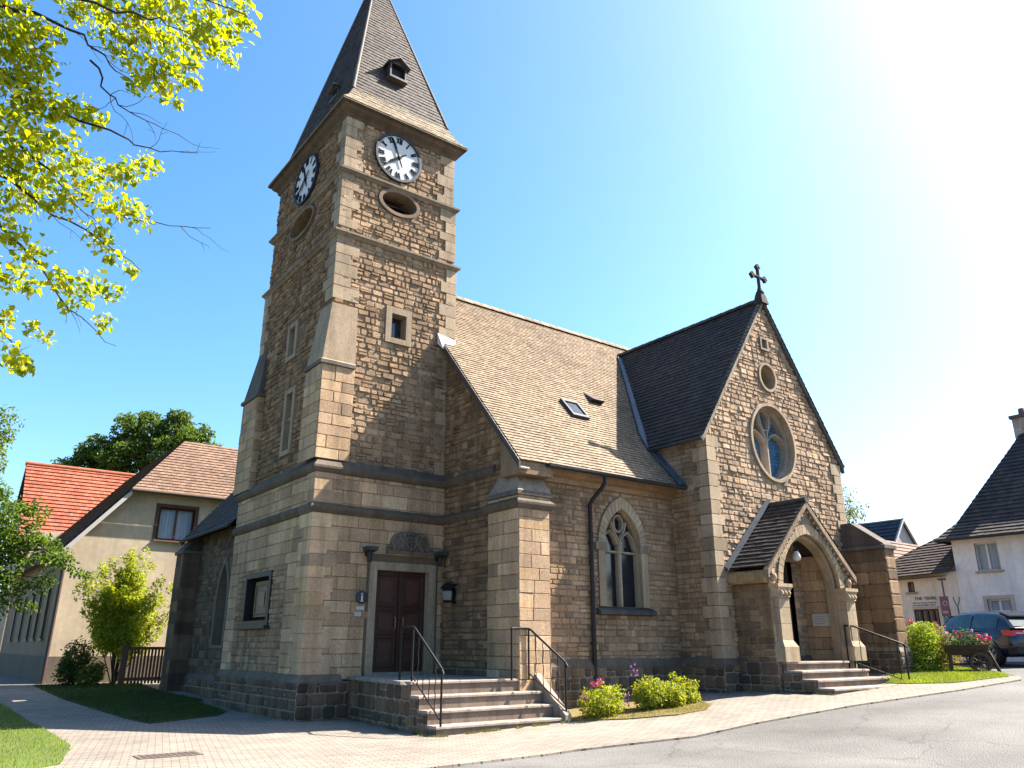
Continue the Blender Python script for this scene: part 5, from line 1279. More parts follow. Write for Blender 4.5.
mb = MB(); wall(mb, left(33.6), rect(-11.75, -11.15, 8.5, 9.95), (), (.09,.1,.25,.28,.012,.002,.006,.002,0,[(.42,.33,.27),(.36,.28,.23),(.46,.38,.32)],(.4,.37,.33))); wall(mb, front(11.15), rect(33.6, 34.3, 8.5, 9.95), (), (.09,.1,.25,.28,.012,.002,.006,.002,0,[(.42,.33,.27),(.36,.28,.23)],(.4,.37,.33)))
mb.box(33.605, 34.3, 11.155, 11.75, 8.5, 9.94, (.4, .33, .28)); mb.box(33.53, 34.37, 11.08, 11.82, 9.95, 10.08, (.14, .1, .085)); mb.lathe((33.95, 11.45, 10.08), [(.14, 0), (.12, .3), (.1, .3)], 12, (.25, .13, .09))
ch = mb.build('chimney', M['dressed']); ch.parent = rf; ch.data.transform(Matrix.Translation(-wh.location))
# ---- low wing with the shop front
sh = empty('shop', (31, 15, 1), 'low cream shop with a dark hipped roof and lettered front, left of the white house', 'shop')
SC = (.80, .71, .62); mb = MB(); SWn = rect(-15.0, -14.1, 1.75, 2.75); SWu = rect(-15.08, -14.84, 3.36, 3.74); SWd = rect(-13.95, -13.68, 1.8, 2.75)
plate(mb, P_, rect(-16.6, -13.25, .7, 4.0), [SWn, SWu, SWd], SC); plate(mb, Pl((0, 16.6, 0), (-1, 0, 0)), rect(-36, -WX, .7, 4.0), (), SC); wmat(sh, mb, 'wall', M['plaster'])
window(sh, P_, -15.0, -14.1, 1.75, 2.75, (.06, .055, .06), 4, .12, (.3, .28, .26)); window(sh, P_, -15.08, -14.84, 3.36, 3.74, (.08, .055, .05), 1, .1, (.3, .28, .26)); window(sh, P_, -13.95, -13.68, 1.8, 2.75, (.06, .06, .065), 1, .1, None, .5)
mb = MB(); slope(mb, [Vector((29.55, 16.95, 3.85)), Vector((29.55, 13.27, 3.97)), Vector((31.7, 13.27, 5.45)), Vector((31.7, 14.5, 5.45))], .2, .22, [(.08,.055,.044),(.095,.065,.052),(.068,.046,.038)], lift=.03)
slope(mb, [Vector((36, 16.95, 3.85)), Vector((29.55, 16.95, 3.85)), Vector((31.7, 14.5, 5.45)), Vector((36, 14.5, 5.45))], .2, .22, [(.08,.055,.044),(.095,.065,.052)], lift=.03)
mb.face([(29.55, 13.62, 3.86), (29.55, 16.95, 3.78), (36, 16.95, 3.78), (36, 13.62, 3.86)], (.2, .15, .11)); wmat(sh, mb, 'roof', M['tile'])
mb = MB(); block(mb, P_, -15.02, -14.05, 2.8, 2.84, .0, .05, (.5, .48, .45)); wmat(sh, mb, 'sign_ledge', M['paint'])
def text(body, pl, u, v, size, d, m, parent, name='lettering', ext=.008, w_=None):
    cu = bpy.data.curves.new(name, 'FONT'); cu.body = body; cu.size = size; cu.extrude = ext; cu.align_x = 'CENTER'; cu.align_y = 'CENTER'
    o = bpy.data.objects.new(name, cu); col.objects.link(o)
    dg = bpy.context.evaluated_depsgraph_get(); me = bpy.data.meshes.new_from_object(o.evaluated_get(dg)); bpy.data.objects.remove(o); bpy.data.curves.remove(cu)
    if w_:
        xs = [q.co.x for q in me.vertices]; k = w_/(max(xs)-min(xs)); me.transform(Matrix.Diagonal((k, 1, 1, 1)))
    R = Matrix((pl.U, pl.V, pl.N)).transposed().to_4x4(); me.transform(Matrix.Translation(pl.p(u, v, d)) @ R)
    me.materials.clear(); me.materials.append(m)
    at = me.color_attributes.new('tint', 'FLOAT_COLOR', 'CORNER'); at.data.foreach_set('color', [.05, .045, .05, 1]*len(at.data))
    p = parent; me.transform((Matrix.Translation(p.location) @ p.rotation_euler.to_matrix().to_4x4()).inverted())
    o = bpy.data.objects.new(name, me); col.objects.link(o); o.parent = parent; return o
text('THE TEURE', P_, -14.5, 3.12, .16, .01, M['iron'], sh, w_=.8)
mb = MB()   # two worn lines of lettering too small to read
for k in range(11): u = -14.98+.078*k; block(mb, P_, u, u+random.uniform(.03, .06), 2.94+random.uniform(0, .01), 2.99, 0, .01, (.1, .09, .09))
for k in range(14): u = -15.0+.06*k; block(mb, P_, u, u+random.uniform(.025, .05), 2.87, 2.905, 0, .01, (.08, .07, .07))
wmat(sh, mb, 'worn_lettering', M['iron'])['kind'] = 'stuff'
# ---- houses beyond
nb = empty('house', (44, 24, 1), 'distant house with a navy roof and pale grey gable, beyond the shop', 'house')
mb = MB(); pg = front(22.0); plate(mb, pg, [(42.0, .8), (46.2, .8), (46.2, 5.9), (44.1, 8.15), (42.0, 5.9)], (), (.40, .37, .34)); plate(mb, left(42.0), rect(-29, -22, .8, 5.9), (), (.42, .37, .32)); plate(mb, Pl((46.2, 0, 0), (0, 1, 0)), rect(22, 29, .8, 5.9), (), (.4, .37, .33)); wmat(nb, mb, 'wall', M['plaster'])
mb = MB(); NV = [(.025,.04,.06),(.03,.047,.07),(.02,.033,.05)]
slope(mb, [Vector((41.8, 29.3, 5.7)), Vector((41.8, 21.85, 5.7)), Vector((44.1, 21.85, 8.25)), Vector((44.1, 29.3, 8.25))], .3, .3, NV, lift=.04); slope(mb, [Vector((46.4, 21.85, 5.7)), Vector((46.4, 29.3, 5.7)), Vector((44.1, 29.3, 8.25)), Vector((44.1, 21.85, 8.25))], .3, .3, NV, lift=.04); wmat(nb, mb, 'roof', M['slate'])
mb = MB(); a, b, c = Vector((41.75, 21.8, 5.68)), Vector((44.1, 21.8, 8.28)), Vector((46.45, 21.8, 5.68)); t = Vector((0, 0, -.16)); e = Vector((0, .1, 0))
for p, q in ((a, b), (b, c)): mb.hexa([p+t, q+t, q+t+e, p+t+e], [p, q, q+e, p+e], (.5, .48, .45))
wmat(nb, mb, 'bargeboard', M['paint'])
nb = empty('house', (40, 21, 1), 'distant house with a pinkish brown roof, between the shop and the navy roofed house', 'house')
mb = MB(); plate(mb, front(18.4), rect(37.2, 43.4, .8, 4.3), (), (.52, .45, .39)); plate(mb, left(37.2), [(-22.4, .8), (-18.4, .8), (-18.4, 4.3), (-20.4, 6.4), (-22.4, 4.3)], (), (.55, .47, .4)); wmat(nb, mb, 'wall', M['plaster'])
mb = MB(); PKT = [(.19,.11,.085),(.215,.13,.10),(.17,.10,.078)]
slope(mb, [Vector((36.9, 18.2, 4.1)), Vector((43.7, 18.2, 4.1)), Vector((43.7, 20.4, 6.5)), Vector((36.9, 20.4, 6.5))], .28, .28, PKT, lift=.04); slope(mb, [Vector((43.7, 22.6, 4.1)), Vector((36.9, 22.6, 4.1)), Vector((36.9, 20.4, 6.5)), Vector((43.7, 20.4, 6.5))], .28, .28, PKT, lift=.04); wmat(nb, mb, 'roof', M['tile'])

# ================================================================== STREET THINGS
# sign boards by the shop
z0 = tz(28.5, 13.1)
r = empty('street_sign', (28.5, 13.12, z0), 'tall purple and blue sign on a post in front of the cream shop', 'sign')
m_ = MB(); m_.tube([(28.5, 13.12, z0), (28.5, 13.12, 3.7)], .03, 8, (.12, .11, .11)); m_.box(28.44, 28.56, 13.0, 13.24, 3.62, 3.68, (.1, .09, .09)); add(m_, 'post', M['iron'], r)
P2 = left(28.45); m_ = MB(); block(m_, P2, -13.27, -12.99, 2.42, 3.08, -.02, .02, (.22, .1, .14)); bar(m_, P2, circ(-13.1, 2.85, .07, 14)+[(-13.03, 2.85)], .03, .02, .03, (.5, .38, .4)); block(m_, P2, -13.22, -13.04, 2.52, 2.6, .02, .03, (.45, .35, .38)); add(m_, 'upper_panel', M['paint'], r)
m_ = MB(); block(m_, P2, -13.24, -13.06, 1.95, 2.4, -.02, .02, (.12, .25, .38)); block(m_, P2, -13.05, -12.96, 1.9, 2.41, -.02, .02, (.3, .1, .15)); add(m_, 'lower_panel', M['paint'], r)
z0 = tz(28.5, 12.74)
r = empty('pole_bracket', (28.5, 12.74, z0), 'thin forked grey pole between the purple sign and the white house', 'pole')
m_ = MB(); m_.tube([(28.5, 12.74, z0), (28.5, 12.74, 2.75)], .025, 8, (.16, .18, .2)); add(m_, 'pole', M['iron'], r)
for s_ in (-1, 1):
    m_ = MB(); m_.tube([(28.5, 12.74, 2.72), (28.5, 12.74+s_*.08, 2.92), (28.5, 12.74+s_*.1, 3.05)], .018, 6, (.16, .18, .2)); add(m_, 'arm', M['iron'], r)
# car
HD = R_(60); h = Vector((math.cos(HD), math.sin(HD), 0)); rt = Vector((h.y, -h.x, 0))
pos = Vector((24.95, 9.9, 0))+h*2.15+rt*.85; pos.z = tz(pos.x, pos.y)+.006
car = empty('parked_car', pos, 'dark blue hatchback parked with its tail to the street, beside the flower cart', 'car', rz=HD)
def cpart(m_, name, m, parent=None): o = m_.build(name, m); o.parent = parent or car; return o
BL = (.006, .011, .024)
ST = [(-2.2,.66,.42,.80),(-2.14,.80,.34,.92),(-1.95,.87,.28,1.0),(-1.5,.90,.24,1.03),(-.6,.905,.22,1.0),(.4,.905,.22,.985),(1.0,.90,.23,.97),(1.5,.88,.25,.9),(1.95,.80,.3,.78),(2.16,.66,.36,.66)]
m_ = MB(); rings = []
for x, w_, a, b in ST:
    hh = b-a; half = [(0, a), (w_*.8, a), (w_*.96, a+.1*hh), (w_, a+.38*hh), (w_*.985, a+.62*hh), (w_*.93, a+.88*hh), (w_*.84, b), (0, b+.02)]
    rings.append([Vector((x, y, z)) for y, z in half]+[Vector((x, -y, z)) for y, z in half[-2:0:-1]])
n = len(rings[0]); m_.mesh([v for r_ in rings for v in r_], [(i*n+k, i*n+(k+1) % n, (i+1)*n+(k+1) % n, (i+1)*n+k) for i in range(len(rings)-1) for k in range(n)]+[tuple(range(n))[::-1], tuple((len(rings)-1)*n+k for k in range(n))], BL, 0, True)
cb = cpart(m_, 'body', None)
mt, tt, bs = mat('car paint', .22, .6); bs.inputs['Base Color'].default_value = (.004, .009, .022, 1); bs.inputs['Coat Weight'].default_value = .25; bs.inputs['Coat Roughness'].default_value = .05; bs.inputs['Metallic'].default_value = .1
cb.data.materials[0] = mt
m_ = MB(); CS = [(-2.08,.76,.70,1.02),(-1.72,.80,.62,1.36),(-1.45,.82,.60,1.46),(-.7,.83,.60,1.52),(.1,.83,.60,1.51),(.55,.82,.60,1.43),(1.25,.80,.72,.97)]
rings = []
for x, w0, w1, zt in CS:
    zb = .96; half = [(w0, zb), (w0*.5+w1*.5+.02, zb+(zt-zb)*.5), (w1, zt-.05*(zt > 1.1)), (w1*.8, zt), (0, zt+.015)]
    rings.append([Vector((x, y, z)) for y, z in half]+[Vector((x, -y, z)) for y, z in half[-2::-1]])
n = len(rings[0]); m_.mesh([v for r_ in rings for v in r_], [(i*n+k, i*n+k+1, (i+1)*n+k+1, (i+1)*n+k) for i in range(len(rings)-1) for k in range(n-1)], BL, 0, True)
cpart(m_, 'roof', mt)
def sidew(x, s_, t):      # a point on the cabin side at height share t
    w0, w1, zt = [interp(x, [c[0] for c in CS], [c[k] for c in CS]) for k in (1, 2, 3)]
    zb = .96; zz = zb+(zt-zb)*t; yy = w0+(w0*.5+w1*.5+.02-w0)*min(1, t*2) if t < .5 else (w0*.5+w1*.5+.02)+(w1-(w0*.5+w1*.5+.02))*(t-.5)*2
    return Vector((x, s_*(yy+.012), zz))
for s_ in (-1, 1):
    for xs in ([-1.62, -1.5, -1.2, -.85, -.62], [-.54, -.2, .1, .35]+[.62]):
        m_ = MB()
        for a, b in zip(xs, xs[1:]):
            ta = .82 if a > -1.6 else .3
            m_.face([sidew(a, s_, .12), sidew(b, s_, .12), sidew(b, s_, .5), sidew(a, s_, .5)], (.5, .5, .5)); m_.face([sidew(a, s_, .5), sidew(b, s_, .5), sidew(b, s_, .86), sidew(a, s_, .86)], (.5, .5, .5))
        cpart(m_, 'side_window', M['carglass'])
m_ = MB(); m_.face([(-2.055, .6, 1.07), (-2.055, -.6, 1.07), (-1.74, -.54, 1.37), (-1.74, .54, 1.37)]); cpart(m_, 'rear_window', M['carglass'])
m_ = MB(); m_.face([(1.21, .66, 1.02), (.6, .54, 1.43), (.6, -.54, 1.43), (1.21, -.66, 1.02)]); cpart(m_, 'windscreen', M['carglass'])
m_ = MB(); m_.hexa([(-1.86, -.52, 1.34), (-1.86, .52, 1.34), (-1.45, .5, 1.47), (-1.45, -.5, 1.47)], [(-1.86, -.52, 1.37), (-1.86, .52, 1.37), (-1.45, .5, 1.5), (-1.45, -.5, 1.5)], BL); cpart(m_, 'spoiler', mt)
mr_, _, bs = mat('tail lamp lens', .15, .6); bs.inputs['Base Color'].default_value = (.42, .012, .02, 1)
for s_ in (-1, 1):
    m_ = MB(); m_.hexa([(-2.2, s_*.42, .84), (-2.165, s_*.76, .8), (-1.93, s_*.885, .82), (-1.93, s_*.4, .82)], [(-2.165, s_*.42, .955), (-2.12, s_*.74, .955), (-1.86, s_*.86, .965), (-1.9, s_*.4, .95)], (.4, .02, .03)); tl = cpart(m_, 'tail_light', mr_)
    m_ = MB(); m_.hexa([(-2.205, s_*.44, .868), (-2.178, s_*.66, .862), (-2.1, s_*.66, .862), (-2.1, s_*.44, .868)], [(-2.2, s_*.44, .895), (-2.172, s_*.66, .892), (-2.1, s_*.66, .892), (-2.1, s_*.44, .895)], (.6, .5, .5)); cpart(m_, 'reversing_lamp', M['gloss'], tl)
m_ = MB(); m_.box(-2.235, -2.15, -.26, .26, .58, .69, (.5, .5, .46)); cpart(m_, 'number_plate', M['gloss'])
m_ = MB(); m_.hexa([(-2.235, -.72, .34), (-2.235, .72, .34), (-2.0, .84, .3), (-2.0, -.84, .3)], [(-2.235, -.74, .5), (-2.235, .74, .5), (-2.0, .87, .48), (-2.0, -.87, .48)], (.02, .02, .022)); cpart(m_, 'bumper', M['iron'])
m_ = MB(); m_.tube([(-2.22, -.1, .93), (-2.22, .1, .93)], .012, 6, (.6, .6, .6)); cpart(m_, 'tailgate_trim', M['gloss'])
for x in (-1.33, 1.35):
    for s_ in (-1, 1):
        m_ = MB(); m_.lathe((x, s_*.66, .325), [(.2, -.02), (.31, -.02), (.325, .02), (.325, .2), (.31, .235), (.22, .24)], 22, (.018, .018, .019), 0, Vector((0, s_, 0))); wl = cpart(m_, 'wheel', M['iron'])
        m_ = MB(); m_.lathe((x, s_*.66, .325), [(.225, .21), (.2, .235), (.17, .2), (.07, .19), (.06, .215), (0, .215)], 20, (.3, .3, .31), 0, Vector((0, s_, 0)))
        for k in range(5):
            a = k*1.2566; c_, q_ = math.cos(a), math.sin(a); m_.tube([(x+.05*c_, s_*.875, .325+.05*q_), (x+.2*c_, s_*.885, .325+.2*q_)], .022, 6, (.36, .36, .37))
        cpart(m_, 'rim', M['gloss'], wl)
        m_ = MB(); m_.lathe((x, s_*.80, .335), [(.385, 0), (.385, .115), (.36, .117), (.355, .0)], 24, (.012, .013, .016), 0, Vector((0, s_, 0))); cpart(m_, 'wheel_arch', M['iron'])
for s_ in (-1, 1):
    m_ = MB(); m_.lathe((.72, s_*.9, 1.02), [(0, -.03), (.07, -.02), (.085, .05), (.05, .12), (0, .13)], 10, BL, 0, Vector((0, s_, 0))); cpart(m_, 'mirror', mt)
# flower cart
cz = tz(22.4, 10.1)
cart = empty('flower_cart', (22.4, 10.0, cz), 'dark wooden handcart used as a planter on the sunlit grass, in front of the car', 'cart', rz=R_(-62))
WDc = (.075, .035, .02)
def kp(m_, name, m, parent=None): o = m_.build(name, m); o.parent = parent or cart; return o
m_ = MB(); m_.hexa([(-.42, -.22, .42), (.42, -.22, .42), (.42, .22, .42), (-.42, .22, .42)], [(-.52, -.28, .68), (.52, -.28, .68), (.52, .28, .68), (-.52, .28, .68)], WDc)
for z in (.47, .56): m_.hexa([(-.47, -.27, z), (.47, -.27, z), (.47, .27, z), (-.47, .27, z)], [(-.5, -.29, z+.07), (.5, -.29, z+.07), (.5, .29, z+.07), (-.5, .29, z+.07)], jit(WDc, .2))
kp(m_, 'box', M['wood'])
for s_ in (-1, 1):
    m_ = MB(); m_.lathe((.28, s_*.3, .25), [(.19, 0), (.25, 0), (.25, .05), (.19, .05), (.19, 0)], 22, WDc, 0, Vector((0, s_, 0)), False); m_.lathe((.28, s_*.3, .25), [(0, -.01), (.05, -.01), (.05, .07), (0, .07)], 10, WDc, 0, Vector((0, s_, 0)))
    for k in range(8): a = k*math.pi/4; m_.tube([(.28, s_*.325, .25), (.28+.2*math.cos(a), s_*.325, .25+.2*math.sin(a))], .013, 6, WDc)
    kp(m_, 'wheel', M['wood'])
    m_ = MB(); m_.hexa([(-.44, s_*.2-.03, 0), (-.37, s_*.2-.03, 0), (-.37, s_*.2+.03, 0), (-.44, s_*.2+.03, 0)], [(-.42, s_*.2-.03, .45), (-.35, s_*.2-.03, .45), (-.35, s_*.2+.03, .45), (-.42, s_*.2+.03, .45)], WDc); kp(m_, 'leg', M['wood'])
    m_ = MB(); m_.tube([(.3, s_*.2, .62), (.5, s_*.2, .5), (.68, s_*.2, .03)], .028, 8, WDc); kp(m_, 'shaft', M['wood'])
m_ = MB(); m_.tube([(.28, -.3, .25), (.28, .3, .25)], .02, 8, WDc); m_.tube([(-.4, -.2, .2), (.28, -.2, .25)], .02, 6, WDc); m_.tube([(-.4, .2, .2), (.28, .2, .25)], .02, 6, WDc); kp(m_, 'axle', M['wood'])
gz = tz(22.4, 10)
ger = empty('geraniums', (22.4, 10.0, cz+.6), 'red and pink flowering geraniums filling the dark wooden cart', 'flowers', rz=R_(-62))
m_ = MB(); GB = [(-.35, 0, .18, .24, .3, .2), (0, 0, .24, .32, .34, .26), (.36, 0, .17, .26, .3, .2), (.15, .1, .08, .5, .38, .14)]
leaves(m_, GB, 1500, .055, [(.04,.075,.015),(.06,.1,.02),(.03,.055,.015)], .4); o = m_.build('foliage', M['leaf']); o.parent = ger
def blooms(pts, size, pal, name, parent, loc=None):
    for p in pts:
        m_ = MB(); c = random.choice(pal)
        for k in range(9):
            d = Vector((random.gauss(0, 1), random.gauss(0, 1), random.gauss(0, 1)+.5)).normalized(); q = Vector(p)+d*size*.6
            t = d.orthogonal().normalized(); t = Matrix.Rotation(random.uniform(0, 6.3), 3, d) @ t; leaf(m_, q-t*size*.3, t, d, size*.9, jit(c, .2), .1, .9)
        if loc is not None: add(m_, name, M['petal'], parent)
        else: o = m_.build(name, M['petal']); o.parent = parent
def scatter(B, n, top=.2):
    out = []
    for _ in range(n):
        c = random.choice(B); d = Vector((random.gauss(0, 1), random.gauss(0, 1), abs(random.gauss(0, 1))+top)).normalized(); out.append((c[0]+d.x*c[3], c[1]+d.y*c[4], c[2]+d.z*c[5]))
    return out
blooms([p for p in scatter(GB[2:], 16)]+scatter(GB[1:2], 4), .06, [(.6,.02,.05),(.55,.03,.12),(.65,.05,.1)], 'red_flower', ger)
blooms(scatter(GB[:2], 9), .05, [(.6,.42,.36),(.65,.5,.45),(.5,.25,.22)], 'pale_flower', ger)
# drain cover
r = empty('drain_cover', (3.4, 12.45, .04), 'flat rusty brown drain cover set in the pale pavers', 'drain cover')
m_ = MB(); m_.box(2.98, 3.82, 12.25, 12.66, .03, .045, (.16, .12, .1))
for k in range(9): m_.box(3.04+.085*k, 3.09+.085*k, 12.3, 12.61, .045, .049, (.09, .07, .06))
add(m_, 'cover', M['iron'], r)

# ================================================================== PLANTS
def tube_tree(m_, pts, r0, r1, c=(.09, .065, .045), seg=8):
    n = len(pts); m_.tube(pts, [r0+(r1-r0)*i/(n-1) for i in range(n)], seg, c)
def shrub(name, loc, blobs, n, size, pal, label, cat='shrub', group=None, stems=4, shell=.5, up=.4):
    r = empty(name, loc, label, cat, group)
    m_ = MB(); leaves(m_, blobs if len(blobs) > 20 else list(blobs)+clump(blobs, 5, .25, .4), n, size, pal, up, shell=shell); add(m_, 'foliage', M['leaf'], r)
    m_ = MB(); L = Vector(loc)
    for k in range(stems):
        b = random.choice(blobs); tgt = Vector((b[0], b[1], b[2]))+Vector((random.uniform(-.5, .5)*b[3], random.uniform(-.5, .5)*b[4], random.uniform(-.2, .6)*b[5]))
        a = L+Vector((random.uniform(-.05, .05), random.uniform(-.05, .05), -.02)); tube_tree(m_, [a, a.lerp(tgt, .5)+Vector((0, 0, .1)), tgt], .02, .005, seg=6)
    add(m_, 'stem', M['bark'], r); return r
LIME = [(.27,.32,.03),(.33,.37,.035),(.2,.27,.025),(.37,.38,.05)]
def bed_bush(x, y, rx, ry, h, label, fl, n=2600):
    z = tz(x, y)+.05
    B = [(x, y, z+h*.42, rx*.8, ry*.8, h*.5), (x-rx*.4, y, z+h*.34, rx*.55, ry*.7, h*.4), (x+rx*.4, y+.05, z+h*.34, rx*.55, ry*.7, h*.42), (x, y-ry*.3, z+h*.25, rx*.75, ry*.5, h*.28)]
    r = shrub('flowering_bush', (x, y, z), B, n, .06, LIME, label, 'bush', 'low bushes in the flower bed')
    for pts, size, pal in fl(B, z, h): blooms(pts, size, pal, 'flower', r, True)
    return r
PINK = [(.62,.05,.22),(.55,.04,.2),(.66,.12,.3)]; PURP = [(.32,.12,.35),(.4,.15,.4)]
bed_bush(11.28, 12.02, .56, .5, .62, 'lime green bush with pink flowers on top, next to the door steps', lambda B, z, h: [([(11.15+random.uniform(-.1, .12), 12.0+random.uniform(-.1, .1), z+h*.98+random.uniform(-.05, .05)) for _ in range(10)], .045, PINK), ([(11.75+random.uniform(-.06, .06), 11.8, z+h*.4+random.uniform(-.12, .12)) for _ in range(7)], .04, PURP+PINK), ([(10.85, 12.0+random.uniform(-.1, .1), z+h*.5+random.uniform(-.1, .1)) for _ in range(4)], .04, PINK), (scatter(B, 14), .022, [(.6,.6,.5)])])
bed_bush(12.35, 11.72, .42, .42, .68, 'tallest lime bush of the flower bed, with a mauve flower spike behind', lambda B, z, h: [([(12.3+random.uniform(-.1, .1), 12.1, z+h*1.1+random.uniform(-.15, .12)) for _ in range(10)], .035, PURP), (scatter(B, 20), .02, [(.6,.6,.4)])])
bed_bush(12.75, 11.55, .34, .36, .52, 'small lime bush squeezed between two others in the flower bed', lambda B, z, h: [(scatter(B, 14), .02, [(.6,.6,.4)])], 1700)
bed_bush(13.3, 11.75, .42, .42, .56, 'lime bush at the right end of the flower bed', lambda B, z, h: [(scatter(B, 14), .02, [(.6,.6,.4)])], 2200)
# hedge shrubs by the right buttress
z = tz(22.3, 10.9)
r = shrub('hedge_bush', (21.9, 10.95, z), [(21.9, 10.95, z+.62, .5, .5, .66), (21.8, 10.9, z+.25, .48, .5, .4), (22.1, 10.95, z+.8, .4, .4, .5)], 6000, .065, [(.23,.32,.025),(.29,.36,.035),(.16,.24,.025)], 'tall bright green bush right of the dark buttress, with a red bloom on top', 'bush')
blooms([(21.75+random.uniform(-.15, .15), 11.1+random.uniform(-.1, .15), z+1.25+random.uniform(-.05, .1)) for _ in range(10)], .05, [(.6,.06,.05),(.55,.1,.08)], 'flower', r, True)
z = tz(23, 11)
r = shrub('hedge_bush', (22.8, 10.95, z), [(22.75, 10.95, z+.65, .5, .45, .62), (23.1, 10.8, z+.5, .4, .4, .5), (22.55, 10.75, z+.25, .4, .4, .3)], 4200, .06, [(.17,.2,.03),(.24,.22,.05),(.12,.15,.03),(.28,.2,.07)], 'rusty green bush behind the flower cart, in front of the shop', 'bush')
blooms(scatter([(22.85, 10.9, z+.75, .4, .4, .5)], 12), .04, [(.5,.18,.1),(.5,.06,.08)], 'flower', r, True)
# lime shrub and dark shrub by the cream house
z = tz(5.8, 28.3)
sprays = []
for k in range(46):
    a = random.uniform(0, 6.28); lean = random.uniform(0, .62)**1; hgt = random.uniform(2.2, 4.1)*(1-.35*lean); 
    for q in range(4):
        f = .45+.55*q/3*random.uniform(.85, 1.1); r_ = random.uniform(.2, .34)*(1.15-.55*f)
        sprays.append((5.8+math.cos(a)*lean*2.6*f, 28.35+math.sin(a)*lean*1.3*f, z+.25+hgt*f, r_, r_, r_*1.4))
shrub('tall_shrub', (5.8, 28.35, z), sprays, 24000, .1, [(.38,.44,.035),(.44,.49,.045),(.28,.36,.03)], 'tall lime green shrub against the cream house wall, behind the wooden fence', 'shrub', None, 22, .3)
z = tz(4.7, 28.9)
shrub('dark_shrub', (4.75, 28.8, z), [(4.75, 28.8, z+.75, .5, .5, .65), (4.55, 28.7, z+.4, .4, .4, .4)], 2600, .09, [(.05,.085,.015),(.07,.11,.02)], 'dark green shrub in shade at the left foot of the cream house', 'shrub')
z = tz(5.1, 28.4)
shrub('low_shrub', (5.1, 28.3, z), [(5.05, 28.3, z+.3, .42, .4, .34), (5.3, 28.3, z+.45, .25, .25, .3)], 1400, .09, [(.10,.16,.02),(.14,.2,.03)], 'low green plant in front of the dark shrub by the lawn edge', 'shrub')
# wooden fence
fz = tz(6.2, 27.6)
fence = empty('picket_fence', (6.6, 27.6, fz), 'brown wooden picket fence between the lime shrub and the church buttress', 'fence')
FB = (.12, .055, .03); xa, xb = 5.86, 7.5
for x in (xa, xb): m_ = MB(); m_.box(x-.08, x+.08, 27.55, 27.71, fz-.1, fz+1.22, jit(FB)); m_.box(x-.1, x+.1, 27.53, 27.73, fz+1.22, fz+1.27, jit(FB)); add(m_, 'post', M['wood'], fence)
for z in (fz+.2, fz+1.1): m_ = MB(); m_.box(xa+.08, xb-.08, 27.59, 27.65, z, z+.09, jit(FB)); add(m_, 'rail', M['wood'], fence)
m_ = MB()
for k in range(14): x = xa+.15+k*.1; m_.box(x, x+.062, 27.565, 27.589, fz+.1+random.uniform(-.02, .02), fz+1.14+random.uniform(-.015, .015), jit(FB, .25))
add(m_, 'pickets', M['wood'], fence)['kind'] = 'stuff'
# trees
def tree(name, base, trunk_top, blobs, n, size, pal, label, group=None, r0=.2, limbs=10, shell=.55, up=.3):
    r = empty(name, base, label, 'tree', group); B = Vector(base); T = Vector(trunk_top)
    m_ = MB(); tube_tree(m_, [B-Vector((0, 0, .1)), B.lerp(T, .5)+Vector((.05, .05, 0)), T], r0, r0*.45, seg=9)
    for k in range(limbs):
        b = random.choice(blobs); a = B.lerp(T, random.uniform(.55, 1)); e = Vector(b[:3])+Vector((random.uniform(-.4, .4)*b[3], random.uniform(-.4, .4)*b[4], random.uniform(-.1, .5)*b[5]))
        tube_tree(m_, [a, a.lerp(e, .5)+Vector((0, 0, .05*(e-a).length)), e], r0*.3, r0*.06, seg=6)
    add(m_, 'trunk', M['bark'], r)
    m_ = MB(); leaves(m_, clump(blobs, 12, .25, .48)+[(b[0], b[1], b[2], b[3]*.7, b[4]*.7, b[5]*.7) for b in blobs], n, size, pal, up, shell=.3); add(m_, 'crown', M['leaf'], r)
    return r
z = tz(.3, 25)
tree('tree', (-.4, 25.6, z), (.2, 25.3, 3.6), [(.6, 25, 4.2, 1.1, 1.2, 1.0), (1.6, 24.7, 4.3, .9, .9, .75), (1.9, 24.6, 3.5, .9, .9, .6), (1.0, 25.0, 3.2, 1.0, 1.0, .75), (2.5, 24.5, 3.9, .75, .7, .5), (3.2, 24.3, 3.6, .55, .5, .25), (2.3, 24.4, 4.7, .5, .5, .4), (-.6, 25.5, 4.4, 1.1, 1.2, 1.2), (1.3, 24.8, 2.5, .7, .7, .5), (3.75, 24.2, 3.3, .35, .3, .14), (2.9, 24.4, 3.05, .4, .4, .25), (2.2, 24.6, 2.9, .7, .6, .5), (1.5, 24.8, 4.9, .8, .8, .6), (1.9, 24.7, 2.3, .5, .5, .4)], 17000, .11, [(.10,.17,.02),(.14,.22,.025),(.07,.125,.02)], 'green leafy tree at the left edge, hanging in front of the cream house', r0=.16)
tree('tree', (.3, 50, .3), (.8, 50, 9), [(.6, 50, 10, 1.8, 1.8, 2.6), (1.4, 50, 12.3, 1.5, 1.5, 1.8), (2.3, 49.6, 10.2, 1.0, 1.0, 1.8), (2.4, 49.6, 12.6, .8, .8, 1.2), (1.9, 50, 8, 1.5, 1.5, 1.6), (-.8, 50, 11, 1.6, 1.6, 2.6), (2.7, 49.5, 9, .7, .7, .9)], 9000, .2, [(.16,.22,.025),(.21,.27,.03),(.11,.17,.02)], 'bright green tree at the left edge, beside the orange red roof', r0=.22)
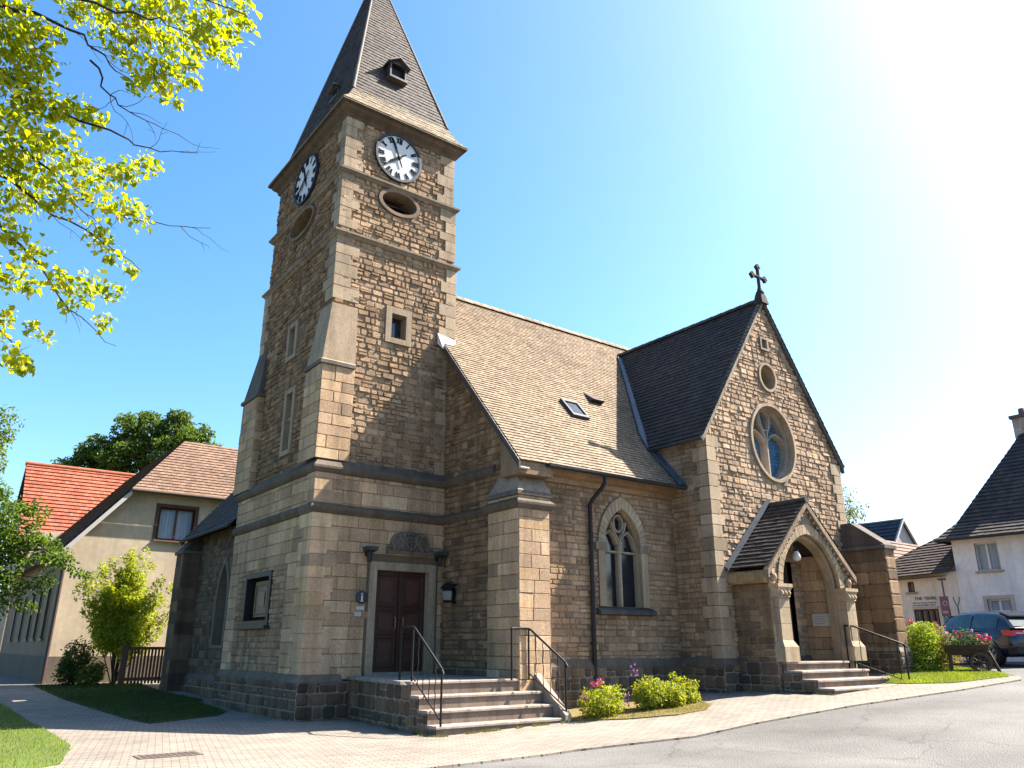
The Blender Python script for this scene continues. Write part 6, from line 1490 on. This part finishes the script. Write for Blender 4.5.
tree('tree', (11.5, 60, .3), (11.8, 60, 11), [(8.6, 62, 13.6, 1.6, 1.6, 1.0), (9.6, 61.5, 14.2, 1.5, 1.5, 1.1), (11, 60.5, 15.0, 1.9, 1.8, 1.5), (12.2, 59.8, 16.2, 1.9, 1.8, 1.5), (13.6, 58.8, 16.3, 1.7, 1.7, 1.4), (14.9, 58, 15.5, 1.5, 1.5, 1.3), (13, 59.5, 14.3, 2.6, 2.2, 1.7), (10.4, 61, 13, 2.2, 2, 1.4), (15.8, 57.6, 14.4, 1.1, 1.1, 1.0), (12.0, 60, 17.3, .9, .9, .6), (13.9, 58.6, 17.2, .9, .9, .6), (9.9, 61.3, 15.1, .7, .7, .6), (8.9, 61.8, 14.3, .6, .6, .5), (15.4, 57.8, 16.1, .7, .7, .6)], 22000, .26, [(.08,.14,.022),(.11,.18,.028),(.06,.105,.018),(.14,.2,.03)], 'big dark green tree rising behind the brown tiled roof', r0=.4, limbs=16, shell=.5)
tree('tree', (45.5, 25.9, 1), (45.3, 25.7, 7.5), [(45, 25.7, 9.0, 1.0, 1.0, 1.0), (44.8, 25.6, 10.2, .7, .7, .9), (45.4, 25.6, 8.0, 1.2, 1.2, .9), (45.9, 25.5, 9.2, .8, .8, .7)], 1500, .16, [(.12,.15,.05),(.16,.18,.07)], 'thin pale tree far behind the right shoulder of the church gable', r0=.12, shell=.9)
# ---- near tree whose boughs hang in at the upper left
def at(px, py, d):
    f_ = Vector((math.cos(AZ)*math.cos(PITCH), math.sin(AZ)*math.cos(PITCH), math.sin(PITCH))); r_ = Vector((math.sin(AZ), -math.cos(AZ), 0)); u_ = r_.cross(f_)
    return Vector((0, 0, 1.5))+(f_*780+r_*(px-512)+u_*(384-py)).normalized()*d
near = empty('linden_tree', (-2.6, 11.4, 0), 'near tree with yellow green leaves on drooping boughs at the upper left', 'tree')
T0 = Vector((-2.6, 11.4, 0)); m_ = MB()
tube_tree(m_, [T0-Vector((0, 0, .1)), T0+Vector((.05, -.1, 2.5)), T0+Vector((.2, -.2, 5.5)), T0+Vector((.3, -.5, 9.5))], .24, .08, (.10, .075, .055), 12)
BR = [([(-60,-20,9),(0,5,9),(70,30,8.8),(110,65,8.7),(130,79,8.7)], 7.6), ([(-60,-60,8.6),(75,-2,8.5),(150,20,8.4),(190,34,8.3)], 8.6), ([(-80,30,9.3),(0,70,9.2),(50,105,9.1),(110,130,9),(150,148,9),(198,153,9)], 6.4), ([(-80,60,9.6),(0,127,9.5),(50,170,9.3),(75,205,9.2),(102,226,9.2)], 5.8), ([(-80,130,9.3),(0,175,9.2),(40,205,9.1),(100,240,9),(142,272,9)], 5.2), ([(60,190,9.2),(100,207,9.2),(155,222,9.1),(211,228,9.1)], None), ([(-60,190,9.8),(0,225,9.7),(40,265,9.6),(70,310,9.5),(116,346,9.5)], 4.8), ([(-60,300,9.9),(0,330,9.8),(35,368,9.8)], 4.3), ([(90,60,8.8),(110,95,8.8),(135,115,8.8),(172,132,8.8)], None), ([(-60,-90,8.4),(90,-25,8.2),(190,-5,8.1),(245,15,8.0)], 8.9)]
for pts, tz_ in BR:
    P_ = [at(*p) for p in pts]
    if tz_:
        b0 = T0+Vector((.2, -.25, tz_-1.3)); d_ = P_[0]-b0; P_ = [b0, b0+d_*.18+Vector((0, 0, .28)), b0+d_*.5+Vector((random.uniform(-.15, .15), random.uniform(-.15, .15), .42)), b0+d_*.8+Vector((random.uniform(-.1, .1), 0, .26))]+P_
    # a little wander
    Q = []
    for a, b in zip(P_, P_[1:]):
        for k in range(4): Q.append(a.lerp(b, k/4)+(Vector((random.gauss(0, 1), random.gauss(0, 1), random.gauss(0, 1)))*.02 if k else Vector()))
    Q.append(P_[-1]); nq = len(Q); m_.tube(Q, [(.055 if tz_ else .008)*(1-k/(nq-1))**1.3+.003 for k in range(nq)], 7, (.055, .04, .035))
    for k in range(7):
        i = random.randrange(len(Q)//3, len(Q)-1); a = Q[i]; d = (Q[i+1]-Q[i]).normalized(); d = (d+Vector((random.gauss(0, .5), random.gauss(0, .5), random.gauss(-.1, .45)))).normalized()
        W = [a]; L = random.uniform(.2, .6)
        for q in range(7):
            d = (d+Vector((random.gauss(0, .22), random.gauss(0, .22), random.gauss(-.03, .22)))).normalized(); W.append(W[-1]+d*L/7)
        tube_tree(m_, W, .0038, .0014, (.07, .05, .05), 5)
        if random.random() < .6:
            d = (d+Vector((random.gauss(0, .5), random.gauss(0, .5), random.gauss(0, .5)))).normalized(); tube_tree(m_, [W[4], W[4]+d*L*.2, W[4]+d*L*.3+Vector((0, 0, -.02))], .0025, .0012, (.07, .05, .05), 5)
add(m_, 'trunk', M['bark'], near)
CL = [(30,50,40),(60,90,45),(80,130,28),(20,100,40),(20,170,50),(60,200,45),(110,215,32),(160,225,26),(200,240,17),(30,250,45),(80,280,38),(130,280,22),(40,330,50),(100,345,38),(160,330,30),(210,352,30),(260,350,28),(300,325,26),(60,395,34),(110,400,34),(170,378,36),(230,410,32),(280,435,26),(200,470,26),(225,510,22),(265,545,13),(20,470,28),(60,510,32),(20,560,28),(60,575,18),(120,560,22),(150,590,32),(190,580,32),(232,590,18),(210,648,18),(60,660,17),(95,680,16),(20,720,26),(50,740,17),(8,640,20),
      (150,12,30),(190,20,38),(240,20,40),(300,20,40),(360,20,40),(420,30,38),(480,20,34),(230,70,36),(290,70,36),(350,90,40),(410,80,33),(460,70,28),(465,125,13),(250,110,28),(310,140,36),(350,150,30),(390,130,22),(280,170,22),(330,180,18),(360,206,10),(500,50,13),(440,100,20),(395,165,10),(10,20,40),(100,60,20),(5,300,40),(5,400,40)]
CL += [(-60,y,45) for y in range(0, 700, 110)]+[(x,-70,45) for x in range(-40, 520, 120)]+[(random.uniform(-420, -90), random.uniform(-300, 560), random.uniform(30, 50)) for _ in range(34)]
m_ = MB(); YG = [(.37,.44,.03),(.45,.48,.035),(.29,.38,.028),(.5,.49,.045),(.22,.31,.022)]
for x, y, r_ in CL:
    c = at(x*.495, y*.495, random.uniform(8.5, 9.7)); R = r_*.495*9/822
    n = int(18+R*R*3300)
    for k in range(n):
        v = Vector((random.gauss(0, .55), random.gauss(0, .55), random.gauss(0, .5)))
        if v.length > 1.35: continue
        p = c+v*R; nn = Vector((random.gauss(.35, .5), random.gauss(-.25, .5), random.gauss(.5, .5))).normalized()
        t = Vector((random.gauss(0, .6), random.gauss(0, .6), -1+random.gauss(0, .45))); t = (t-nn*t.dot(nn)).normalized(); s_ = random.choice((.026, .04, .05, .06, .075))*random.uniform(.8, 1.2)
        b = nn.cross(t); cc = jit(random.choice(YG), .2)
        # heart shaped leaf, folded on its rib
        q = lambda a, w_, l: p+t*s_*a+b*s_*w_+nn*s_*l
        for sg in (1, -1):
            h_ = [q(0, 0, 0), q(-.08, .22*sg, .04), q(.12, .46*sg, .09), q(.45, .42*sg, .07), q(.75, .2*sg, .0), q(1.05, 0, -.12)]
            m_.face(h_ if sg < 0 else h_[::-1], cc)
add(m_, 'foliage', leafmat('backlit leaf', .62), near)
